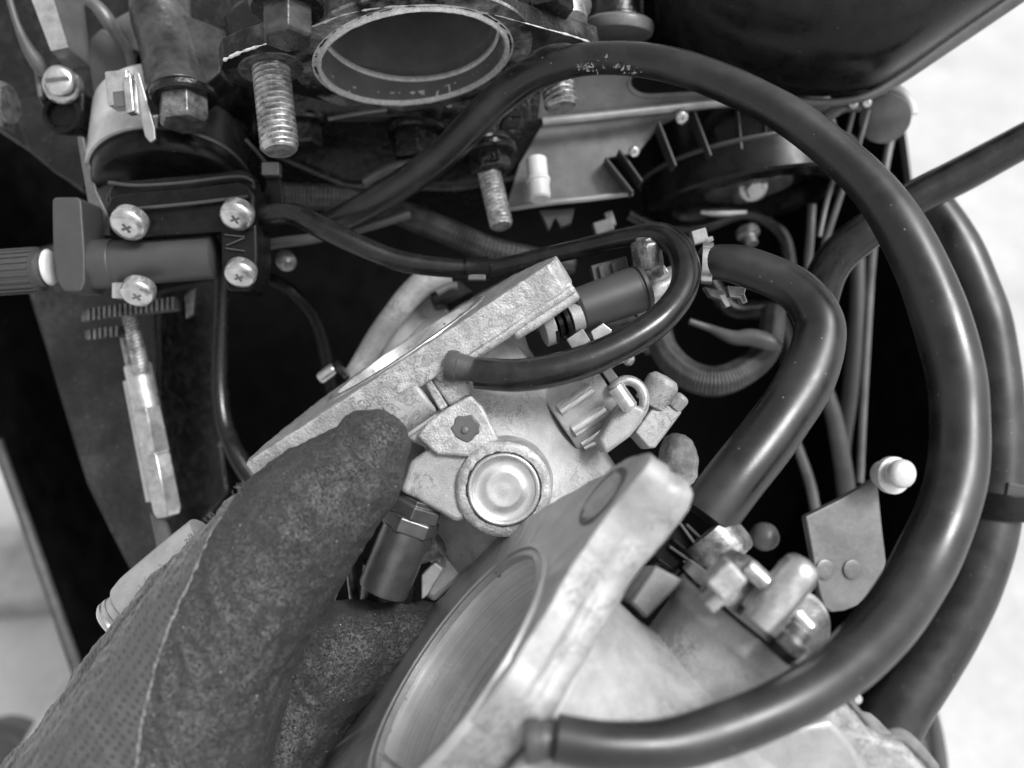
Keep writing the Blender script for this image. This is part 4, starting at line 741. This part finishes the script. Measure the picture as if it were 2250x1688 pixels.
mb = MB(); ring(mb, O2, n2, [(.0, 2.048), (-1.5, 2.0), (-1.52, 1.9), (-4.6, 1.9), (-4.6, 1.95), (-1.5, 2.06), (0, 2.06)], 96); mb.build('bore', 'boremetal', t, smooth=30)
mb = MB(); lathe(mb, O2 - n2 * 4.5, -n2, [(0, 1.89), (.04, 1.89)], 64); mb.build('throttle_plate', 'face', t)
c_ = onp(1324, 1090, O2, n2); mb = MB(); ring(mb, c_, n2, [(-.1, .40), (-.1, .56), (.012, .55), (.02, .52), (.005, .47), (.006, .43)], 48); mb.build('bolt_hole_shade', 'spigot', fl, smooth=40)  # dark ring laid on the face as the shaded groove of the hole
mb = MB(); lathe(mb, c_ - n2 * .1, n2, [(0, .44), (.105, .44), (.107, 0)], 40); mb.build('bolt_hole', 'cast_rough', fl)
# shallow raised bars along the thick edge of the flange
for (xa, ya), (xb, yb), q in (((1395, 1085), (1290, 1230), .55),):
    A_, B_ = onp(xa - 30, ya - 20, O2, n2) - n2 * q - v2 * .0, onp(xb - 30, yb - 20, O2, n2) - n2 * q
    mb = MB(); sweep(mb, [(*A_, .1), (*((A_ + B_) / 2 - v2 * .03), .16), (*B_, .1)], 12, 6); mb.build('edge_bar', 'cast', fl, rough=.05, rscale=.4, sub=1, smooth=60)
mb = MB(); ring(mb, O2 - n2 * .9, -n2, [(0, 2.4), (.5, 2.34), (1.2, 2.32), (3.5, 2.34), (5.5, 2.36), (5.5, 2.2), (0, 2.2)], 72); mb.build('body', 'cast', t, bevel=.08, rough=.14, rscale=1, sub=1)
e = chamber(t, O2, n2, u2, v2, 2.1, 3.35, 1.2, 3.6, .3)
# things on the end plate: square nub, dark cap, pin, bright capsule, cast lug
def ob(x, y, d, a, b, sx, sy, sz, m, nm, bv=.04): mb = MB(); obox(mb, W(x, y, d), VN(*a), VN(*b), CB, sx, sy, sz); return mb.build(nm, m, t, bevel=bv, seg=3)
ob(1590, 1272, 13.3, (.75, .66, 0), (-.66, .75, 0), .5, .42, .5, 'cast_rough', 'square_lug', .07)
ob(1572, 1312, 13.7, (.75, .66, 0), (-.66, .75, 0), .42, .25, .4, 'face', 'lug_base', .05)
mb = MB(); lathe(mb, W(1612, 1278, 14.1), VN(.55, .8, -.1), [(-.4, .38), (.25, .38), (.42, .3), (.48, .0)], 32); mb.build('cap', 'dsteel', t, smooth=60)
mb = MB(); lathe(mb, W(1640, 1243, 13.6), VN(.72, -.66, .1), [(0, .13), (.05, .15), (.42, .15), (.46, .1)], 24); mb.build('small_pin', 'bright', t, smooth=40)
ca = VN(.6, .8, 0)
mb = MB(); lathe(mb, W(1668, 1372, 13.5), ca, [(0, .30), (.3, .31), (.98, .31), (1.12, .28), (1.2, .2), (1.23, .0)], 40); mb.build('capsule', 'bright', t, smooth=70)
mb = MB(); lathe(mb, W(1690, 1330, 13.7), ca, [(-.25, .36), (.2, .37), (.36, .34), (.42, .28)], 40, squash=.8); mb.build('capsule_housing', 'zinc', t, smooth=60)
mb = MB(); lathe(mb, W(1765, 1372, 14.3), VN(.3, .25, 1), [(-.8, .52), (0, .52), (.06, .46), (.0, .34), (-.03, 0)], 40); mb.build('round_lug', 'cast_rough', t, bevel=.03, rough=.05, rscale=.3, sub=1)
mb = MB(); lathe(mb, W(1748, 1347, 13.9), VN(.6, -.7, .2), [(0, .14), (.3, .15), (.36, .1)], 20); mb.build('lug_pin', 'zinc', t)
mb = MB(); lathe(mb, W(1722, 1428, 13.6), VN(.6, .75, .1), [(0, .26), (.25, .26), (.29, .2), (.45, .18)], 24); mb.build('hex_plug', 'dsteel', t, bevel=.02)
mb = MB(); lathe(mb, W(1712, 1440, 13.5), VN(.6, .75, .1), [(0, .24), (.15, .24)], 20); mb.build('dark_washer', 'plastic', t)
# ---- cavity between the two carburetors: black carrier with moulded ribs
t3 = thing('connector_block', 'black moulded connector wedged between the front flange and the thick hose', 'connector', W(1500, 1240, 15.6))
mb = MB(); plate([(1478, 1150), (1505, 1155), (1552, 1232), (1505, 1272), (1440, 1235), (1430, 1200)], 15.8, (.1, 0, 1), .9, mb); mb.build('shell', 'plastic', t3, bevel=.05)
for (x0, y0), (x1, y1), m in (((1494, 1150), (1552, 1230), 'bracket'), ((1508, 1152), (1545, 1188), 'plastic_grey'), ((1470, 1200), (1520, 1235), 'plastic_grey'), ((1478, 1185), (1505, 1207), 'plastic'), ((1445, 1228), (1490, 1262), 'plastic'), ((1500, 1232), (1530, 1252), 'plastic_grey')):
    A_, B_ = W(x0, y0, 15.74), W(x1, y1, 15.74); mb = MB(); obox(mb, (A_ + B_) / 2, B_ - A_, CB.cross(B_ - A_), CB, (B_ - A_).length, .05, .12); mb.build('moulded_rib', m, t3, bevel=.01)
mb = MB(); P = [(*W(1470 + 26 * math.cos(a), 1245 + 22 * math.sin(a), 15.3), .05) for a in [R(20 + 25 * k) for k in range(8)]]; sweep(mb, P, 10, 3); mb.build('dark_ring', 'rubber', t3)
mb = MB(); plate([(1383, 1322), (1440, 1240), (1505, 1275), (1421, 1363)], 14.6, (.1, .2, 1), .8, mb); mb.build('intake_arm', 'bracket', t, bevel=.06, rough=.04, sub=1)
mb = MB(); lathe(mb, W(1570, 1190, 15.9), VN(.6, -.75, .2), [(-.2, .56), (.3, .56), (.45, .5)], 36); mb.build('hose_spigot', 'dsteel', t, smooth=40)
# lower casting with the gasket line, bottom right
mb = MB(); cst = [(1560, 1610), (1700, 1580), (1800, 1560), (1862, 1545), (1895, 1585), (1935, 1626), (1990, 1640), (2052, 1700), (2080, 1800), (1560, 1800)]
plate(cst, 13.9, (.1, -.1, 1), 1.2, mb); mb.build('lower_casting', 'cast_rough', t, bevel=.15, seg=4, rough=.1, rscale=.5, sub=2)
mb = MB(); plate([(1640, 1640), (1740, 1600), (1830, 1580), (1880, 1640), (1920, 1720), (1620, 1760)], 13.7, (.1, -.1, 1), .4, mb); mb.build('bowl', 'face', t, bevel=.12, seg=3, rough=.05, sub=1)
mb = MB(); tube(mb, [(1866, 1540, 14.3, 6), (1895, 1575, 14.2, 7), (1932, 1618, 14.2, 7), (1975, 1622, 14.2, 7), (2010, 1645, 14.2, 7), (2060, 1700, 14.2, 8)], 10); mb.build('lower_gasket', 'seal', t)
mb = MB(); tube(mb, [(1940, 1622, 14.6, 14), (1975, 1620, 14.6, 20), (2005, 1640, 14.6, 18), (2050, 1690, 14.6, 16)], 16); mb.build('lower_rim', 'seal', t)
mb = MB(); lathe(mb, W(1883, 1537, 14.4), zf, [(-.4, .07), (0, .09), (.04, .05)], 16); mb.build('bright_pin', 'bright', t)
# front nipple
mb = MB(); lathe(mb, W(1166, 1627, 12.0), VN(1, .03, -.05), [(-.08, .29), (-.02, .31), (.1, .30), (.13, .27), (.25, .26), (.28, .25), (.8, .25)], 40); mb.build('nipple', 'spigot', t, smooth=30)
mb = MB(); plate([(1125, 1530), (1185, 1470), (1225, 1520), (1215, 1590), (1150, 1575), (1120, 1630), (1140, 1740), (1040, 1760), (1085, 1620)], 12.6, (.25, .1, 1), .5, mb); mb.build('nipple_land', 'cast', t, bevel=.12, seg=4, rough=.06, rscale=.4, sub=2)

# ================================================================== grey bracket plate with its two rivets, bolts
t = thing('linkage_plate', 'flat grey bracket plate with two pressed rivets at the lower right', 'plate', W(1860, 1330, 20.5))
mb = MB(); plate([(1770, 1135), (1850, 1095), (1928, 1050), (1938, 1150), (1948, 1235), (1944, 1262), (1926, 1296), (1888, 1330), (1855, 1343), (1828, 1346), (1812, 1335), (1800, 1300), (1782, 1200)], 20.8, (.15, .1, 1), .25, mb); mb.build('plate', 'bracket', t, bevel=.04)
for x in (1813, 1873):
    mb = MB(); lathe(mb, onp(x, 1252, W(1860, 1200, 20.8), VN(.15, .1, 1)), VN(.15, .1, 1), [(-.05, .23), (.02, .23), (.03, .2), (.025, .1), (.03, 0)], 32); mb.build('rivet', 'bracket', t, smooth=60)
mb = MB(); lathe(mb, W(1966, 1045, 20.4), VN(.2, .02, .95), [(-.5, .3), (-.2, .3), (-.15, .43), (0, .43), (.02, .3)], 32); lathe(mb, W(1980, 1041, 20.1), VN(.2, .02, .95), [(-.2, .28), (.0, .33), (.1, .32), (.18, .25), (.2, .0)], 32); mb.build('round_bolt', 'zincplate', t, smooth=50)
mb = MB(); lathe(mb, W(1681, 1180, 22), VN(0, 0, 1), [(-.5, .2), (-.2, .33), (0, .35), (.2, .3), (.32, .17), (.35, 0)], 32); tag(mb.build('rubber_bumper', 'greypaint', smooth=80), 'small grey round bumper in the dark gap below the hook shaped hose', 'bumper')

# ================================================================== aluminium cylinder poking out under the glove
t = thing('dashpot', 'tapered aluminium cylinder with a bright end ring poking out left of the glove', 'cylinder', W(300, 1330, 18.5))
A_ = (W(510, 1130, 18.6) - W(272, 1350, 18.6)).normalized()
mb = MB(); lathe(mb, W(272, 1350, 18.6), A_, [(-.02, .46), (.2, .48), (.22, .56), (.5, .6), (.6, .6), (1.6, .56), (2.4, .5)], 48); mb.build('barrel', 'face', t, bevel=.02)
mb = MB(); ring(mb, W(263, 1359, 18.6), A_, [(-.15, .3), (-.17, .45), (-.1, .5), (-.04, .5), (-.02, .46), (.04, .5), (.1, .49), (.1, .3)], 48); mb.build('end_ring', 'bright', t, smooth=50)

# ================================================================== the gloved hand
def hand():
    mb = MB()
    def finger(pts, seg=28):
        P = [(*W(x, y, d), cm(r, d)) for x, y, d, r in pts]
        Q = cr(P, 6)
        # rounded tip at the first point
        p0 = Vector(Q[0][:3]); dr = (p0 - Vector(Q[1][:3])).normalized(); r0 = Q[0][3]
        tip = [(*(p0 + dr * r0 * math.sin(a)), r0 * math.cos(a)) for a in (R(80), R(66), R(50), R(34), R(17))]
        sweep(mb, tip + Q, seg, 1)
    finger([(812, 988, 16.4, 92), (765, 1048, 16.3, 122), (690, 1118, 16.1, 146), (602, 1222, 15.9, 158), (525, 1330, 15.7, 176), (450, 1462, 15.5, 200), (385, 1590, 15.3, 226), (310, 1740, 15.1, 262), (220, 1940, 15, 300)])
    finger([(470, 1215, 17.2, 60), (400, 1330, 17.0, 95), (300, 1500, 16.6, 120), (200, 1680, 16.4, 150), (100, 1850, 16.2, 180)])
    finger([(1050, 1398, 19.0, 72), (930, 1412, 18.4, 92), (820, 1424, 18.0, 108), (740, 1448, 17.6, 124), (650, 1560, 17.3, 120), (560, 1680, 16.8, 150), (480, 1860, 16.4, 190)])
    finger([(900, 1600, 18.8, 70), (800, 1610, 18.4, 82), (710, 1640, 17.8, 92), (620, 1720, 17.3, 110), (540, 1860, 16.8, 160)])
    me = bpy.data.meshes.new('tmp'); me.from_pydata([tuple(v) for v in mb.v], [], mb.f); o = bpy.data.objects.new('tmp', me); COL.objects.link(o)
    r = o.modifiers.new('r', 'REMESH'); r.mode = 'VOXEL'; r.voxel_size = .07
    s = o.modifiers.new('s', 'SMOOTH'); s.factor = .6; s.iterations = 12
    s2 = o.modifiers.new('s2', 'SUBSURF'); s2.levels = s2.render_levels = 1
    dg = bpy.context.evaluated_depsgraph_get(); ev = bpy.data.meshes.new_from_object(o.evaluated_get(dg)); bpy.data.objects.remove(o)
    return ev
me = hand(); base = W(450, 1600, 15.3)
nrm = [v.normal.copy() for v in me.vertices]
def pxof(p):
    q = p - C0; z = -q.dot(CB); return 1125 + FPX * q.dot(CR) / z, 844 - FPX * q.dot(CU) / z
seamx = [(1130, 492), (1160, 470), (1210, 445), (1260, 425), (1330, 392), (1400, 362), (1470, 340), (1540, 322), (1600, 308), (1760, 290), (2200, 240)]
def seam_at(y):
    for (y0, x0), (y1, x1) in zip(seamx, seamx[1:]):
        if y0 <= y <= y1: return x0 + (x1 - x0) * (y - y0) / (y1 - y0)
    return 492 + (1130 - y) * .6 if y < 1130 else 240
for i, v in enumerate(me.vertices):
    p = v.co; s = noise.noise(p * 1.1) * .07 + noise.noise(p * 2.7) * .035 + noise.noise(p * 6) * .02 + noise.noise(p * 11) * .012
    # folds across the knuckles
    f = abs(noise.noise(Vector((p.x * 2.2 + p.y * 1.3, p.y * .9, p.z * 2.6)) + Vector((5, 2, 1)))) * .09
    v.co = p + nrm[i] * (s - f)
me.materials.clear(); me.materials.append(M['glove']); me.materials.append(M['knit'])
for poly in me.polygons:
    x, y = pxof(poly.center)
    poly.material_index = 1 if (x < seam_at(y) and poly.center.dot(CB) > base.dot(CB) - 2.5) else 0
bv = BVHTree.FromPolygons([v.co.copy() for v in me.vertices], [tuple(p.vertices) for p in me.polygons])
for v in me.vertices: v.co -= base
me.shade_smooth(); me.name = 'glove'
t = thing('gloved_hand', 'hand in a dark grey coated work glove, thumb pressed on the rear carburetor flange', 'gloved hand', base)
g = bpy.data.objects.new('glove', me); COL.objects.link(g); g.parent = t
def hit(x, y):
    h = bv.ray_cast(C0, (W(x, y, 10) - C0).normalized()); return h[0], h[1]
mb = MB(); P = []
for y in range(1135, 1700, 7):
    h, nn = hit(seam_at(y) + random.uniform(-2, 2), y)
    if h: P.append((*(h + nn * (.004 + random.uniform(-.012, .006))), .022 + random.uniform(-.014, .014)))
if len(P) > 4: sweep(mb, P, 8, 2); mb.build('seam', 'thread_light', t, smooth=80)
# loose threads along the knitted edge
mb = MB()
for x, y, k, sp in ((522, 1075, 16, 14), (402, 1165, 16, 14), (250, 1430, 8, 10), (455, 1130, 10, 20), (330, 1260, 8, 30), (232, 1462, 8, 14)):
    for i in range(k):
        x0, y0 = x + random.uniform(-sp, sp), y + random.uniform(-sp, sp); h = None
        for q in range(60):
            h, nn = hit(x0, y0)
            if h: break
            x0 += 1.6; y0 += 1.2
        if not h: continue
        P = []; dirn = (V(-.7, .7, .1) + Vector([random.uniform(-.8, .8) for _ in range(3)])).normalized(); p = h - dirn * .03
        for s in range(6):
            P.append((*p, .0045)); p = p + dirn * random.uniform(.02, .045); dirn = (dirn + Vector([random.uniform(-.7, .7) for _ in range(3)])).normalized()
        sweep(mb, P, 5, 3)
if mb.v: o = mb.build('loose_threads', 'fibre', t); o['kind'] = 'stuff'
